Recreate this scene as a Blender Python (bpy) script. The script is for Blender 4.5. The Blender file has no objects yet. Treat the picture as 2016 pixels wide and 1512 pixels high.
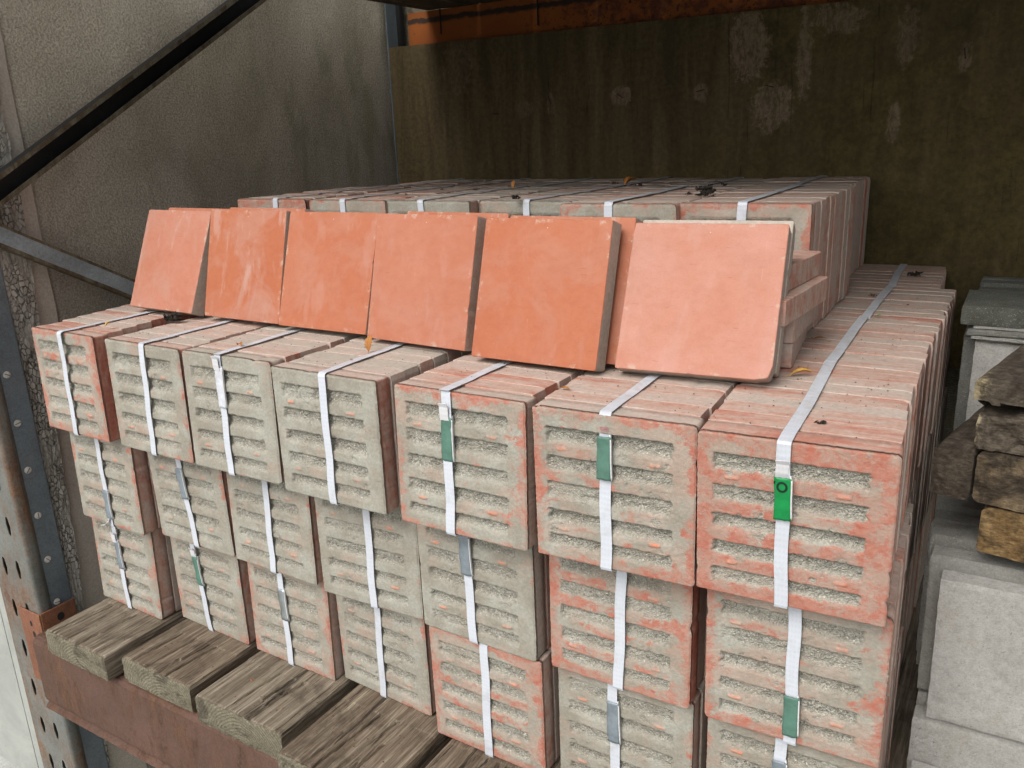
import bpy, math, random
from mathutils import Vector, Matrix, noise
from math import sin, cos, pi, radians

random.seed(7)
S = bpy.context.scene
COL = S.collection

# ------------------------------------------------------------------ camera
cd = bpy.data.cameras.new('camera')
cam = bpy.data.objects.new('camera', cd)
COL.objects.link(cam)
S.camera = cam
cd.sensor_fit = 'HORIZONTAL'
cd.sensor_width = 36.0
cd.lens = 36.0 * 1636.7 / 2016.0
cd.clip_start = 0.02
cd.clip_end = 500
YAW, PIT, ROL = 0.55770864, -0.29030307, 0.04022578
_R = Matrix.Rotation(YAW, 3, 'Z') @ Matrix.Rotation(PIT, 3, 'X') @ Matrix.Rotation(ROL, 3, 'Y') @ Matrix.Rotation(pi / 2, 3, 'X')
cam.matrix_world = Matrix.Translation((0.41918, -1.2396, 1.36946)) @ _R.to_4x4()

# ------------------------------------------------------------------ light
SUN_EL, SUN_AZ = radians(46), radians(188)      # azimuth of the sun measured from +Y clockwise
w = bpy.data.worlds.new("World")
S.world = w
w.use_nodes = True
wn = w.node_tree
sky = wn.nodes.new('ShaderNodeTexSky')
sky.sky_type = 'NISHITA'
sky.sun_disc = False
sky.sun_elevation = SUN_EL
sky.sun_rotation = SUN_AZ
sky.air_density = 1.0
sky.dust_density = 6.0
sky.ozone_density = 1.0
bg = wn.nodes['Background']
bg.inputs['Strength'].default_value = 0.15
hs = wn.nodes.new('ShaderNodeHueSaturation')      # overcast: most of the blue goes
hs.inputs['Saturation'].default_value = 0.22
wn.links.new(sky.outputs[0], hs.inputs['Color'])
wn.links.new(hs.outputs[0], bg.inputs['Color'])
sl = bpy.data.lights.new('sun', 'SUN')
sl.energy = 0.9
sl.angle = radians(34)
sl.color = (1.0, 0.965, 0.91)
so = bpy.data.objects.new('sun', sl)
COL.objects.link(so)
_d = Vector((sin(SUN_AZ) * cos(SUN_EL), cos(SUN_AZ) * cos(SUN_EL), sin(SUN_EL)))
so.rotation_euler = _d.to_track_quat('Z', 'Y').to_euler()

S.view_settings.view_transform = 'Standard'
S.view_settings.look = 'None'
S.view_settings.gamma = 1.0
S.view_settings.exposure = 0.46
S.render.resolution_x, S.render.resolution_y = 1024, 768


# ------------------------------------------------------------------ node helpers
class N:
    def __init__(s, name):
        s.m = bpy.data.materials.new(name)
        s.m.use_nodes = True
        s.t = s.m.node_tree
        s.b = s.t.nodes['Principled BSDF']
        s.b.inputs['Specular IOR Level'].default_value = 0.25

    def put(s, sock, v):
        if isinstance(v, bpy.types.NodeSocket):
            s.t.links.new(v, sock)
        elif v is not None:
            if sock.type == 'RGBA' and len(v) == 3:
                v = (*v, 1)
            sock.default_value = v

    def math(s, op, a, b=None, c=None, clamp=False):
        n = s.t.nodes.new('ShaderNodeMath')
        n.operation = op
        n.use_clamp = clamp
        s.put(n.inputs[0], a)
        if b is not None: s.put(n.inputs[1], b)
        if c is not None: s.put(n.inputs[2], c)
        return n.outputs[0]

    def mul(s, a, b): return s.math('MULTIPLY', a, b)
    def add(s, a, b): return s.math('ADD', a, b)

    def coord(s, kind='Object', scale=(1, 1, 1), rot=(0, 0, 0), loc=(0, 0, 0)):
        c = s.t.nodes.new('ShaderNodeTexCoord')
        mp = s.t.nodes.new('ShaderNodeMapping')
        mp.inputs['Scale'].default_value = scale
        mp.inputs['Rotation'].default_value = rot
        mp.inputs['Location'].default_value = loc
        s.t.links.new(c.outputs[kind], mp.inputs[0])
        return mp.outputs[0]

    def rnd(s, k=37.0):
        o = s.t.nodes.new('ShaderNodeObjectInfo')
        return s.mul(o.outputs['Random'], k)

    def noise(s, v, scale, detail=4, rough=0.55, dist=0.0, w=None, col=False):
        n = s.t.nodes.new('ShaderNodeTexNoise')
        if w is not None:
            n.noise_dimensions = '4D'
            s.put(n.inputs['W'], w)
        s.put(n.inputs['Vector'], v)
        n.inputs['Scale'].default_value = scale
        n.inputs['Detail'].default_value = detail
        n.inputs['Roughness'].default_value = rough
        n.inputs['Distortion'].default_value = dist
        return n.outputs['Color' if col else 'Fac']

    def vor(s, v, scale, feature='F1', out='Distance', rand=1.0):
        n = s.t.nodes.new('ShaderNodeTexVoronoi')
        n.feature = feature
        s.put(n.inputs['Vector'], v)
        n.inputs['Scale'].default_value = scale
        n.inputs['Randomness'].default_value = rand
        return n.outputs[out]

    def ramp(s, f, stops, interp='LINEAR'):
        n = s.t.nodes.new('ShaderNodeValToRGB')
        n.color_ramp.interpolation = interp
        e = n.color_ramp.elements
        while len(e) < len(stops): e.new(0.5)
        for i, (p, c) in enumerate(stops):
            e[i].position = p
            e[i].color = (c, c, c, 1) if isinstance(c, (int, float)) else (*c, 1)
        s.put(n.inputs[0], f)
        return n.outputs[0]

    def step(s, f, lo, hi):
        n = s.t.nodes.new('ShaderNodeMapRange')
        n.interpolation_type = 'SMOOTHSTEP'
        s.put(n.inputs[0], f)
        s.put(n.inputs[1], lo)
        s.put(n.inputs[2], hi)
        return n.outputs[0]

    def mix(s, f, a, b, mode='MIX'):
        n = s.t.nodes.new('ShaderNodeMix')
        n.data_type = 'RGBA'
        n.blend_type = mode
        s.put(n.inputs[0], f)
        s.put(n.inputs[6], a)
        s.put(n.inputs[7], b)
        return n.outputs[2]

    def attr(s, name, typ='GEOMETRY'):
        n = s.t.nodes.new('ShaderNodeAttribute')
        n.attribute_type = typ
        n.attribute_name = name
        return n.outputs['Fac']

    def sep(s, v):
        n = s.t.nodes.new('ShaderNodeSeparateXYZ')
        s.put(n.inputs[0], v)
        return n.outputs

    def comb(s, x, y, z):
        n = s.t.nodes.new('ShaderNodeCombineXYZ')
        s.put(n.inputs[0], x); s.put(n.inputs[1], y); s.put(n.inputs[2], z)
        return n.outputs[0]

    def vadd(s, a, b):
        n = s.t.nodes.new('ShaderNodeVectorMath')
        n.operation = 'ADD'
        s.put(n.inputs[0], a); s.put(n.inputs[1], b)
        return n.outputs[0]

    def bump(s, h, dist=0.001, strength=1.0, prev=None):
        n = s.t.nodes.new('ShaderNodeBump')
        n.inputs['Distance'].default_value = dist
        n.inputs['Strength'].default_value = strength
        s.put(n.inputs['Height'], h)
        if prev is not None: s.t.links.new(prev, n.inputs['Normal'])
        return n.outputs[0]

    def done(s, col=None, rough=None, normal=None, metal=None):
        s.put(s.b.inputs['Base Color'], col)
        if rough is not None: s.put(s.b.inputs['Roughness'], rough)
        if normal is not None: s.t.links.new(normal, s.b.inputs['Normal'])
        if metal is not None: s.put(s.b.inputs['Metallic'], metal)
        return s.m


# ------------------------------------------------------------------ materials
RED = (0.35, 0.100, 0.064)
PINK = (0.42, 0.245, 0.185)
GREY = (0.345, 0.340, 0.290)
GREY2 = (0.275, 0.252, 0.205)


def mat_paver_back():
    n = N('ribbed_paver_back')
    v = n.coord(); w = n.rnd()
    band, pad, edge = n.attr('band'), n.attr('pad'), n.attr('edge')
    red = n.attr('red', 'OBJECT')
    g = n.mix(n.step(n.noise(v, 14, 5, w=w), .35, .68), GREY2, GREY)
    g = n.mix(n.step(n.noise(v, 160, 3, w=w), .3, .75), n.mix(1, g, (.80, .80, .80), 'MULTIPLY'), g)
    # washed pink film over the raised parts
    film = n.add(n.mul(n.noise(v, 11, 6, .68, .4, w=w), .8), n.mul(n.noise(v, 70, 5, .75, w=w), .2))
    film = n.step(n.add(film, n.mul(n.math('SUBTRACT', red, .4), .22)), .47, .62)
    film = n.mul(film, n.math('SUBTRACT', 1, n.mul(band, .9)))
    g = n.mix(n.mul(film, .34), g, PINK)
    # solid red patches along border and ribs
    p = n.add(n.mul(n.noise(n.coord(scale=(1, 1, 1.5)), 10, 9, .70, .5, w=n.add(w, 11)), .82), n.mul(n.noise(v, 110, 5, .75, w=w), .18))
    p = n.add(p, n.mul(n.math('SUBTRACT', red, .56), .40))
    p = n.add(p, n.mul(edge, .11))
    p = n.math('SUBTRACT', p, n.mul(band, .27))
    m = n.step(p, .540, .590)
    streak = n.step(n.noise(v, 60, 6, .7, w=w), .36, .66)
    rc = n.mix(streak, n.mix(.50, RED, PINK), RED)
    dust = n.step(n.noise(v, 30, 8, .78, .3, w=n.add(w, 31)), .43, .58)
    m = n.mul(m, n.math('SUBTRACT', 1, n.mul(dust, .72)))
    g = n.mix(n.mul(m, .90), g, rc)
    # aggregate in the broken bands
    ag = n.vor(v, 300, out='Color')
    agr = n.sep(ag)[0]
    dk = n.mix(n.step(agr, .10, .90), (.20, .192, .158), (.37, .355, .305))
    ragged = n.mul(band, n.step(n.noise(v, 26, 4, .6, w=n.add(w, 5)), .25, .62))
    g = n.mix(n.mul(ragged, .85), g, dk)
    hol = n.step(n.noise(v, 120, 5, .8, w=n.add(w, 41)), .56, .66)
    g = n.mix(n.mul(n.mul(hol, band), .55), g, (.10, .09, .065))
    fl = n.mul(n.step(n.noise(v, 190, 3, .7, w=n.add(w, 51)), .66, .72), n.math('SUBTRACT', 1, band))
    g = n.mix(n.mul(fl, .35), g, (.50, .20, .13))
    dkf = n.step(n.noise(v, 240, 4, .8, w=n.add(w, 61)), .62, .70)
    g = n.mix(n.mul(dkf, .30), g, (.14, .12, .095))
    sp = n.mul(n.math('GREATER_THAN', agr, .972), n.mul(n.math('LESS_THAN', n.vor(v, 300), .42), band))
    g = n.mix(sp, g, (.52, .49, .40))
    pc = n.mix(n.step(n.noise(v, 90, 4, w=w), .38, .66), (.62, .17, .075), (.50, .27, .20))
    g = n.mix(n.mul(pad, n.add(.35, n.mul(n.step(n.noise(v, 60, 4, .7, w=n.add(w, 71)), .42, .60), .55))), g, pc)
    h = n.add(n.mul(n.noise(v, 220, 5, .7), .7), n.mul(n.noise(v, 900, 2), .3))
    h2 = n.mul(n.vor(v, 320), n.mul(band, 1.6))
    return n.done(g, .93, n.bump(n.add(h, h2), .0026, .9))


def mat_paver_edge():
    n = N('paver_edge')
    v = n.coord(); w = n.rnd(); o = n.rnd(1.0)
    red = n.attr('red', 'OBJECT')
    vs = n.coord(scale=(7, 60, 22))
    a = n.noise(vs, 1.0, 6, .62, .5, w=w)
    b = n.noise(v, 22, 6, .65, .5, w=w)
    k = n.add(n.add(n.mul(a, .62), n.mul(b, .38)), n.mul(n.math('SUBTRACT', o, .5), .20))
    k = n.add(k, n.mul(n.math('SUBTRACT', red, .5), .16))
    geo = n.t.nodes.new('ShaderNodeNewGeometry')
    sx = n.step(n.math('ABSOLUTE', n.sep(geo.outputs['Normal'])[0]), .6, .8)
    k = n.add(k, n.mul(n.mul(sx, n.attr('side', 'OBJECT')), .17))
    c = n.ramp(k, [(.36, (.38, .35, .30)), (.49, (.45, .365, .315)), (.60, (.44, .305, .25)), (.70, (.41, .195, .145)), (.82, (.35, .12, .08))])
    sp = n.step(n.noise(v, 120, 5, .7, w=w), .30, .7)
    c = n.mix(sp, n.mix(1, c, (.80, .77, .75), 'MULTIPLY'), c)
    wh = n.step(n.noise(v, 48, 6, .7, w=n.add(w, 3)), .62, .76)
    c = n.mix(n.mul(wh, .5), c, (.52, .45, .39))
    h = n.add(n.mul(n.noise(vs, 3, 5, .7), .6), n.mul(n.noise(v, 330, 4, .7), .5))
    return n.done(c, .9, n.bump(h, .0012, .7))


def mat_terracotta():
    n = N('smooth_terracotta')
    v = n.coord(); w = n.rnd()
    hue = n.attr('hue', 'OBJECT'); mot = n.attr('mottle', 'OBJECT')
    base = n.mix(hue, (.345, .112, .050), (.41, .205, .158))
    deep = n.mix(hue, (.32, .092, .040), (.37, .155, .098))
    a = n.step(n.noise(v, 5, 7, .66, .5, w=w), .32, .70)
    c = n.mix(n.mul(a, .8), base, deep)
    pale = n.step(n.noise(n.coord(scale=(1, 1, .45)), 13, 5, .6, 1.0, w=n.add(w, 4)), .52, .74)
    c = n.mix(n.mul(n.mul(pale, mot), .6), c, (.37, .235, .19))
    haze = n.step(n.noise(v, 6, 6, .62, 1.1, w=n.add(w, 9)), .47, .62)
    c = n.mix(n.mul(haze, n.add(.18, n.mul(mot, .4))), c, (.36, .185, .138))
    bl = n.step(n.noise(n.coord(scale=(1, 1, 1.6)), 40, 8, .8, .3, w=n.add(w, 13)), .40, .66)
    c = n.mix(n.mul(bl, .30), c, n.mix(1, c, (.74, .62, .55), 'MULTIPLY'))
    c = n.mix(n.mul(n.step(n.noise(v, 260, 4, .7, w=w), .48, .75), .35), c, (.36, .09, .045))
    sc = n.noise(n.coord(scale=(30, 30, 420)), 1, 3, .6, w=w)
    c = n.mix(n.mul(n.step(sc, .66, .72), .6), c, (.26, .075, .04))
    sc2 = n.noise(n.coord(scale=(300, 30, 18), rot=(0, .5, 0)), 1, 3, .6, w=n.add(w, 3))
    c = n.mix(n.mul(n.step(sc2, .69, .74), .35), c, (.50, .33, .26))
    sp = n.step(n.noise(v, 130, 4, .8, w=n.add(w, 17)), .66, .72)
    c = n.mix(n.mul(sp, .5), c, (.22, .07, .04))
    wd = n.step(n.noise(v, 85, 6, .8, w=n.add(w, 23)), .64, .72)
    c = n.mix(n.mul(wd, .45), c, (.52, .36, .28))
    arc = n.math('SINE', n.add(n.mul(n.vor(v, 4.2), 620), n.mul(n.noise(v, 8, 3), 9)))
    arcm = n.mul(n.step(arc, .93, .99), n.step(n.noise(v, 9, 4, .6, w=n.add(w, 44)), .60, .68))
    c = n.mix(n.mul(arcm, .35), c, (.52, .34, .26))
    smear = n.noise(n.coord(scale=(2.6, 1, .8), rot=(0, -.45, 0)), 7, 6, .62, .5, w=n.add(w, 55))
    c = n.mix(n.mul(n.mul(n.step(smear, .56, .66), n.add(.15, mot)), .45), c, (.40, .245, .20))
    e = n.attr('edge')
    ee = n.mul(n.step(e, .55, 1.0), n.step(n.noise(v, 38, 6, .7, w=w), .54, .64))
    c = n.mix(n.mul(ee, .65), c, (.42, .32, .25))
    pt = n.math('LESS_THAN', n.add(n.vor(v, 14), n.mul(n.noise(v, 300, 2), .05)), .052)
    c = n.mix(n.mul(pt, .8), c, (.50, .42, .34))
    h = n.add(n.mul(n.noise(v, 60, 4, .6), .16), n.mul(n.noise(v, 420, 4, .75), .30))
    h = n.math('SUBTRACT', h, n.mul(pt, 1.2))
    return n.done(c, n.ramp(n.noise(v, 12, 4, w=w), [(.3, .52), (.7, .78)]), n.bump(h, .0009, .55))


def mat_strap(name, col, weave=True, rough=.5):
    n = N(name)
    v = n.coord()
    x = n.coord(scale=(520, 520, 520), rot=(0, 0, 0))
    o = n.sep(x)
    wv = n.math('SINE', n.add(o[0], n.mul(o[2], .6)))
    wv2 = n.math('SINE', n.math('SUBTRACT', o[0], n.add(n.mul(o[2], .6), n.mul(o[1], .6))))
    h = n.mul(wv, wv2)
    dirt = n.step(n.noise(v, 24, 6, .7, .4, w=n.rnd()), .46, .76)
    sx = n.sep(n.coord('Generated'))
    c = n.mix(n.mul(dirt, .5), col, tuple(k * q for k, q in zip(col, (.66, .63, .57))))
    pos = n.sep(v)
    ontop = n.mul(n.step(pos[2], .294, .299), n.step(pos[1], .02, .10))
    c = n.mix(n.mul(n.mul(ontop, n.step(n.noise(v, 60, 5, .7), .42, .66)), .45), c, (.36, .31, .27))
    if weave:
        c = n.mix(n.mul(n.step(h, .1, .9), .14), c, tuple(k * .62 for k in col))
    return n.done(c, rough, n.bump(h, .0004, .5) if weave else None)


def mat_tape(name, col, metal=0.0, rough=.35, wear=(.5, .5, .5)):
    n = N(name)
    v = n.coord()
    k = n.noise(v, 45, 6, .7, .5, w=n.rnd())
    c = n.mix(n.step(k, .60, .78), col, wear)
    c = n.mix(n.step(n.noise(v, 20, 5, .7), .35, .6), n.mix(1, c, (.7, .7, .7), 'MULTIPLY'), c)
    return n.done(c, rough, n.bump(n.noise(n.coord(scale=(30, 30, 110)), 1.0, 3), .0018, .6), metal)


def mat_weathered(name, c1, c2, c3, axis='Y', green=.3, dark=.0, ringc=(.15, .05)):
    """weathered timber: grain runs along axis, growth rings show on the ends"""
    n = N(name)
    st = {'X': (1.2, 26, 26), 'Y': (26, 1.2, 26), 'Z': (26, 26, 1.2)}[axis]
    v = n.coord(scale=st); vo = n.coord(); w = n.rnd()
    g1 = n.noise(v, 1.0, 7, .68, .4, w=w)
    g2 = n.noise(v, 4.5, 6, .7, .25, w=w)
    k = n.add(n.mul(g1, .5), n.mul(g2, .5))
    c = n.ramp(k, [(.36, c1), (.5, c2), (.64, c3)])
    blot = n.noise(vo, 7, 6, .66, .6, w=w)
    c = n.mix(n.mul(n.step(blot, .47, .68), .6), c, tuple(x * .45 for x in c1))
    gr = n.noise(vo, 11, 5, .6, .5, w=n.add(w, 7))
    c = n.mix(n.mul(n.step(gr, .50, .68), green * .6), c, (.16, .15, .08))
    pale = n.noise(n.coord(scale=tuple(x * .5 for x in st)), 3, 7, .75, .8, w=n.add(w, 2))
    c = n.mix(n.mul(n.step(pale, .55, .64), .6), c, (.44, .395, .30))
    # growth rings on the end grain
    o = n.sep(n.coord(loc=(-.17, 0, .12)))
    rr = n.math('SQRT', n.add(n.mul(o[0], o[0]), n.mul(o[2], o[2])))
    rr = n.add(rr, n.mul(n.noise(vo, 14, 3), .018))
    ring = n.math('SINE', n.mul(rr, 720))
    geo = n.t.nodes.new('ShaderNodeNewGeometry')
    ny = n.math('ABSOLUTE', n.sep(geo.outputs['Normal'])[1])
    end = n.step(ny, .75, .9)
    ec = n.mix(n.mul(n.step(ring, -.6, .8), n.step(n.noise(vo, 11, 5, .7, w=w), .40, .62)), (.15, .135, .095), (.25, .23, .17))
    ec = n.mix(n.mul(n.step(n.noise(vo, 16, 6, .7, w=w), .38, .66), .7), ec, (.20, .185, .135))
    ec = n.mix(n.mul(n.step(n.noise(vo, 9, 6, .7, 1, w=w), .52, .60), .7), ec, (.06, .05, .038))
    c = n.mix(end, c, ec)
    if dark: c = n.mix(dark, c, (.03, .025, .02))
    crk = n.step(n.noise(n.coord(scale=tuple(x * .8 for x in st)), 1.8, 7, .75, .5, w=n.add(w, 20)), .585, .64)
    fine = n.noise(n.coord(scale=tuple(x * 8 for x in st)), 1.0, 5, .8, .2, w=w)
    c = n.mix(n.step(fine, .38, .62), n.mix(1, c, (.58, .55, .50), 'MULTIPLY'), c)
    c = n.mix(n.mul(n.mul(crk, n.math('SUBTRACT', 1, end)), .85), c, (.045, .034, .024))
    h = n.add(n.mul(g2, 1.0), n.mul(g1, .8))
    h = n.add(n.mul(h, n.math('SUBTRACT', 1, end)), n.mul(end, n.add(n.mul(ring, .12), n.noise(vo, 120, 5, .75))))
    h = n.math('SUBTRACT', h, n.mul(n.mul(crk, n.math('SUBTRACT', 1, end)), .9))
    return n.done(c, .92, n.bump(h, .0045, .9))


def mat_rust(name, paint, rust1, rust2, cover, rough=.72, scale=9, pockets=True):
    n = N(name)
    v = n.coord(); w = n.rnd()
    vz = n.coord(scale=(1, 1, .38))
    a = n.add(n.mul(n.noise(vz, scale, 9, .74, .25, w=w), .78), n.mul(n.noise(v, 60, 6, .78, w=w), .22))
    m = n.step(a, cover - .05, cover + .11)
    rc = n.mix(n.step(n.noise(vz, 22, 8, .78, .3, w=w), .34, .68), rust1, rust2)
    pc = n.mix(n.step(n.noise(v, 5, 5, .6, w=w), .35, .68), paint, tuple(x * .62 for x in paint))
    ol = n.step(a, cover - .13, cover + .02)
    pc = n.mix(n.mul(ol, .45), pc, tuple((p_ + r_) * .5 for p_, r_ in zip(paint, rust2)))
    c = n.mix(m, pc, rc)
    sp = n.step(n.noise(v, 75, 5, .7, w=w), .62, .68)
    c = n.mix(n.mul(sp, .5), c, tuple(x * .5 for x in rust1))
    gr = n.noise(v, 150, 6, .8, w=w)
    c = n.mix(n.step(gr, .36, .60), n.mix(1, c, (.74, .70, .68), 'MULTIPLY'), c)
    h = n.add(n.mul(a, .4), n.add(n.mul(m, n.noise(v, 90, 6, .7)), n.mul(gr, .6)))
    return n.done(c, n.add(n.mul(m, .25), rough - .2), n.bump(h, .0028, .9))


def mat_wall():
    n = N('roughcast_concrete')
    v = n.coord()
    a = n.noise(v, 2.4, 6, .6, .5)
    c = n.mix(n.step(a, .35, .66), (.375, .335, .275), (.485, .44, .37))
    st = n.noise(n.coord(scale=(1, 3, .8)), 1.6, 6, .62, .7)
    p = n.sep(v)
    c = n.mix(n.mul(n.step(st, .45, .70), .35), c, (.28, .245, .18))
    # algae in runs, stronger towards the back of the bay
    gz = n.mul(n.step(n.noise(n.coord(scale=(1, 3.2, .9)), 1.9, 7, .66, .7), .44, .66), n.step(p[1], .55, 1.6))
    c = n.mix(n.mul(gz, .5), c, (.21, .215, .12))
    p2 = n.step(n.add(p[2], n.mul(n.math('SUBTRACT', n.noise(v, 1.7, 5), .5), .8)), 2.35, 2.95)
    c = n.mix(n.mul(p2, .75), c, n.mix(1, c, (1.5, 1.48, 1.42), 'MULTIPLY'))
    lime = n.step(n.noise(n.coord(scale=(1, 2.2, 1)), 2.2, 6, .6), .52, .72)
    c = n.mix(n.mul(lime, .35), c, (.52, .48, .42))
    gr = n.noise(v, 150, 4, .72)
    c = n.mix(n.step(gr, .34, .66), n.mix(1, c, (.60, .59, .57), 'MULTIPLY'), n.mix(1, c, (1.12, 1.12, 1.1), 'MULTIPLY'))
    return n.done(c, .9, n.bump(n.add(gr, n.mul(n.noise(v, 60, 3), .4)), .0075, .9))


def mat_smooth_concrete(name, c1, c2, sc=6, fine=240, bumpd=.0012):
    n = N(name)
    v = n.coord(); w = n.rnd()
    c = n.mix(n.step(n.noise(v, sc, 7, .66, .4, w=w), .34, .68), c1, c2)
    c = n.mix(n.step(n.noise(v, fine, 4, .75), .34, .70), n.mix(1, c, (.74, .74, .73), 'MULTIPLY'), c)
    return n.done(c, .9, n.bump(n.add(n.noise(v, fine, 5, .75), n.mul(n.noise(v, 40, 3), .6)), bumpd, .8))


def mat_slab():
    n = N('grey_concrete_slab')
    v = n.coord(); w = n.rnd()
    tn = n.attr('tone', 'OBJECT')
    c = n.mix(n.step(n.noise(v, 8, 7, .66, .6, w=w), .34, .66), (.56, .55, .51), (.82, .81, .77))
    c = n.mix(n.mul(n.step(n.noise(v, 4, 5, .6, .6, w=n.add(w, 4)), .50, .70), .5), c, (.33, .265, .185))
    c = n.mix(n.mul(n.step(n.noise(v, 20, 6, .7, .4, w=n.add(w, 8)), .54, .68), .45), c, (.13, .14, .08))
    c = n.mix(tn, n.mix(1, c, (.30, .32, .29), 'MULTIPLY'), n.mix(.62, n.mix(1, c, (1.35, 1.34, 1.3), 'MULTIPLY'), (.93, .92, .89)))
    pit = n.vor(n.vadd(v, n.noise(v, 90, 2, col=True)), 210)
    gr = n.noise(v, 230, 5, .85)
    stn = n.noise(v, 6, 6, .66, .7, w=n.add(w, 21))
    c = n.mix(n.mul(n.step(stn, .50, .70), .35), c, n.mix(1, c, (.80, .68, .52), 'MULTIPLY'))
    c = n.mix(n.step(gr, .36, .60), n.mix(1, c, (.80, .79, .77), 'MULTIPLY'), c)
    gr2 = n.noise(v, 75, 6, .8, w=w)
    c = n.mix(n.step(gr2, .36, .58), n.mix(1, c, (.84, .83, .81), 'MULTIPLY'), c)
    c = n.mix(n.mul(n.step(n.noise(v, 260, 3, .7), .56, .68), .5), c, (.84, .82, .78))
    h = n.add(n.mul(pit, .5), n.mul(gr, 1.2))
    crumb = n.step(n.noise(v, 120, 3, .8, w=n.add(w, 3)), .60, .66)
    c = n.mix(n.mul(n.mul(crumb, tn), .55), c, (.93, .92, .88))
    pitm = n.step(n.noise(v, 95, 3, .8, w=n.add(w, 5)), .635, .68)
    c = n.mix(n.mul(pitm, .55), c, (.13, .125, .105))
    return n.done(c, .92, n.bump(n.math('SUBTRACT', h, pitm), .0060, .95))


def mat_plywood():
    n = N('mossy_plywood')
    v = n.coord()
    st = n.coord(scale=(9, 1, .9))
    g = n.noise(st, 1.5, 8, .68, .5)
    c = n.ramp(g, [(.33, (.062, .045, .021)), (.48, (.088, .064, .030)), (.62, (.118, .088, .044)), (.76, (.17, .132, .078))])
    p = n.sep(v)
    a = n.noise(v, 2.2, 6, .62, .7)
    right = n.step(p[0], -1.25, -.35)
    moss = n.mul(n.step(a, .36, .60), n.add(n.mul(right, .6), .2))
    mc = n.mix(n.step(n.noise(v, 16, 6, .7), .36, .66), (.062, .048, .014), (.118, .092, .030))
    c = n.mix(n.mul(moss, .9), c, mc)
    # worn pale scars
    def blob(x, z, rx, rz, k, jag=.3):
        dx = n.mul(n.math('SUBTRACT', p[0], x), 1 / rx)
        dz = n.mul(n.math('SUBTRACT', p[2], z), 1 / rz)
        d = n.math('SQRT', n.add(n.mul(dx, dx), n.mul(dz, dz)))
        d = n.add(d, n.mul(n.math('SUBTRACT', n.noise(v, 24, 7, .72, .6), .5), 4 * jag))
        return n.mul(n.math('SUBTRACT', 1, n.step(d, .75, 1.05)), k)
    for (x, z, rx, rz, k, j) in [(-.49, 1.64, .07, .13, .8, .6), (-.40, 1.43, .075, .09, .75, .55), (-.30, 1.60, .03, .16, .65, .6),
                                 (.0, 1.36, .022, .07, .65, .5), (-.98, 1.50, .045, .04, .8, .45), (-1.42, 1.47, .05, .035, .35, .4),
                                 (-.66, 1.49, .03, .04, .55, .5), (.19, 1.55, .02, .05, .6, .5), (-1.74, 1.66, .08, .11, .3, .6), (-1.29, 1.49, .02, .045, .4, .4),
                                 (-.20, 1.70, .10, .05, .6, .7), (.02, 1.62, .03, .10, .5, .7)]:
        bl = blob(x, z, rx, rz, k, j)
        bl = n.mul(n.mul(bl, .82), n.add(.06, n.mul(n.step(n.noise(n.coord(scale=(1.5, 1, .6)), 45, 6, .75, .5), .34, .60), .75)))
        c = n.mix(bl, c, (.33, .25, .185))
    # dark damp runs and short cracks
    run = n.step(n.noise(n.coord(scale=(8, 1, .35)), 2, 5, .6, .4), .58, .72)
    c = n.mix(n.mul(run, .14), c, (.026, .020, .011))
    crk = n.step(n.noise(n.coord(scale=(60, 1, 2.2)), 1, 4, .6, 1.2), .66, .70)
    c = n.mix(n.mul(crk, .35), c, (.025, .020, .012))
    c = n.mix(n.step(n.noise(v, 60, 6, .75), .3, .7), n.mix(1, c, (.6, .6, .6), 'MULTIPLY'), c)
    h = n.add(n.noise(n.coord(scale=(90, 1, 6)), 1, 5, .7), n.math('SUBTRACT', n.noise(v, 50, 5, .7), n.mul(crk, 2)))
    return n.done(c, .85, n.bump(h, .003, .8))


def mat_orange():
    n = N('orange_painted_steel')
    v = n.coord()
    p = n.sep(v)
    c = n.mix(n.step(n.noise(v, 5, 4), .35, .7), (.24, .072, .012), (.20, .052, .010))
    a = n.add(n.noise(v, 16, 7, .72, .4), n.mul(n.step(p[0], .38, 1.2), .16))
    c = n.mix(n.step(a, .60, .72), c, (.10, .03, .012))
    c = n.mix(n.step(n.add(n.noise(v, 60, 4, .7), n.mul(n.step(p[0], .38, 1.2), .1)), .66, .70), c, (.05, .02, .01))
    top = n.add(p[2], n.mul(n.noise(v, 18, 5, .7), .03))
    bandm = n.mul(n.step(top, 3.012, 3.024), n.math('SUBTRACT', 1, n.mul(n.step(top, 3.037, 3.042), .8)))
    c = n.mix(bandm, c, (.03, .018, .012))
    return n.done(c, .7, n.bump(n.noise(v, 70, 5, .7), .002, .6))


def mat_bark_post():
    """old timber whose paint has alligatored into long flakes"""
    n = N('peeling_grey_timber')
    v = n.coord(scale=(1, 1, .55))
    vv = n.vadd(v, n.mix(1, n.noise(v, 30, 4, .7, col=True), (.022, .022, .022), 'MULTIPLY'))
    cr = n.vor(vv, 88, 'DISTANCE_TO_EDGE')
    crn = n.step(cr, .0, .09)
    crn = n.math('MAXIMUM', crn, n.mul(n.step(n.noise(v, 14, 4), .42, .62), .85))
    cc = n.sep(n.vor(vv, 88, out='Color'))[0]
    base = n.mix(cc, (.36, .35, .32), (.50, .485, .445))
    base = n.mix(n.step(n.noise(n.coord(scale=(30, 30, 2)), 1, 6, .7), .38, .65), n.mix(1, base, (.66, .64, .60), 'MULTIPLY'), base)
    c = n.mix(crn, (.10, .088, .072), base)
    c = n.mix(n.mul(n.step(n.noise(n.coord(scale=(14, 14, 1.1)), 1, 5, .7, .8), .60, .66), .9), c, (.045, .035, .028))
    h = n.add(n.mul(crn, 1.0), n.add(n.mul(cc, .7), n.mul(n.noise(n.coord(scale=(50, 50, 3)), 1, 5, .7), .6)))
    return n.done(c, .85, n.bump(h, .006, .9))


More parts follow.
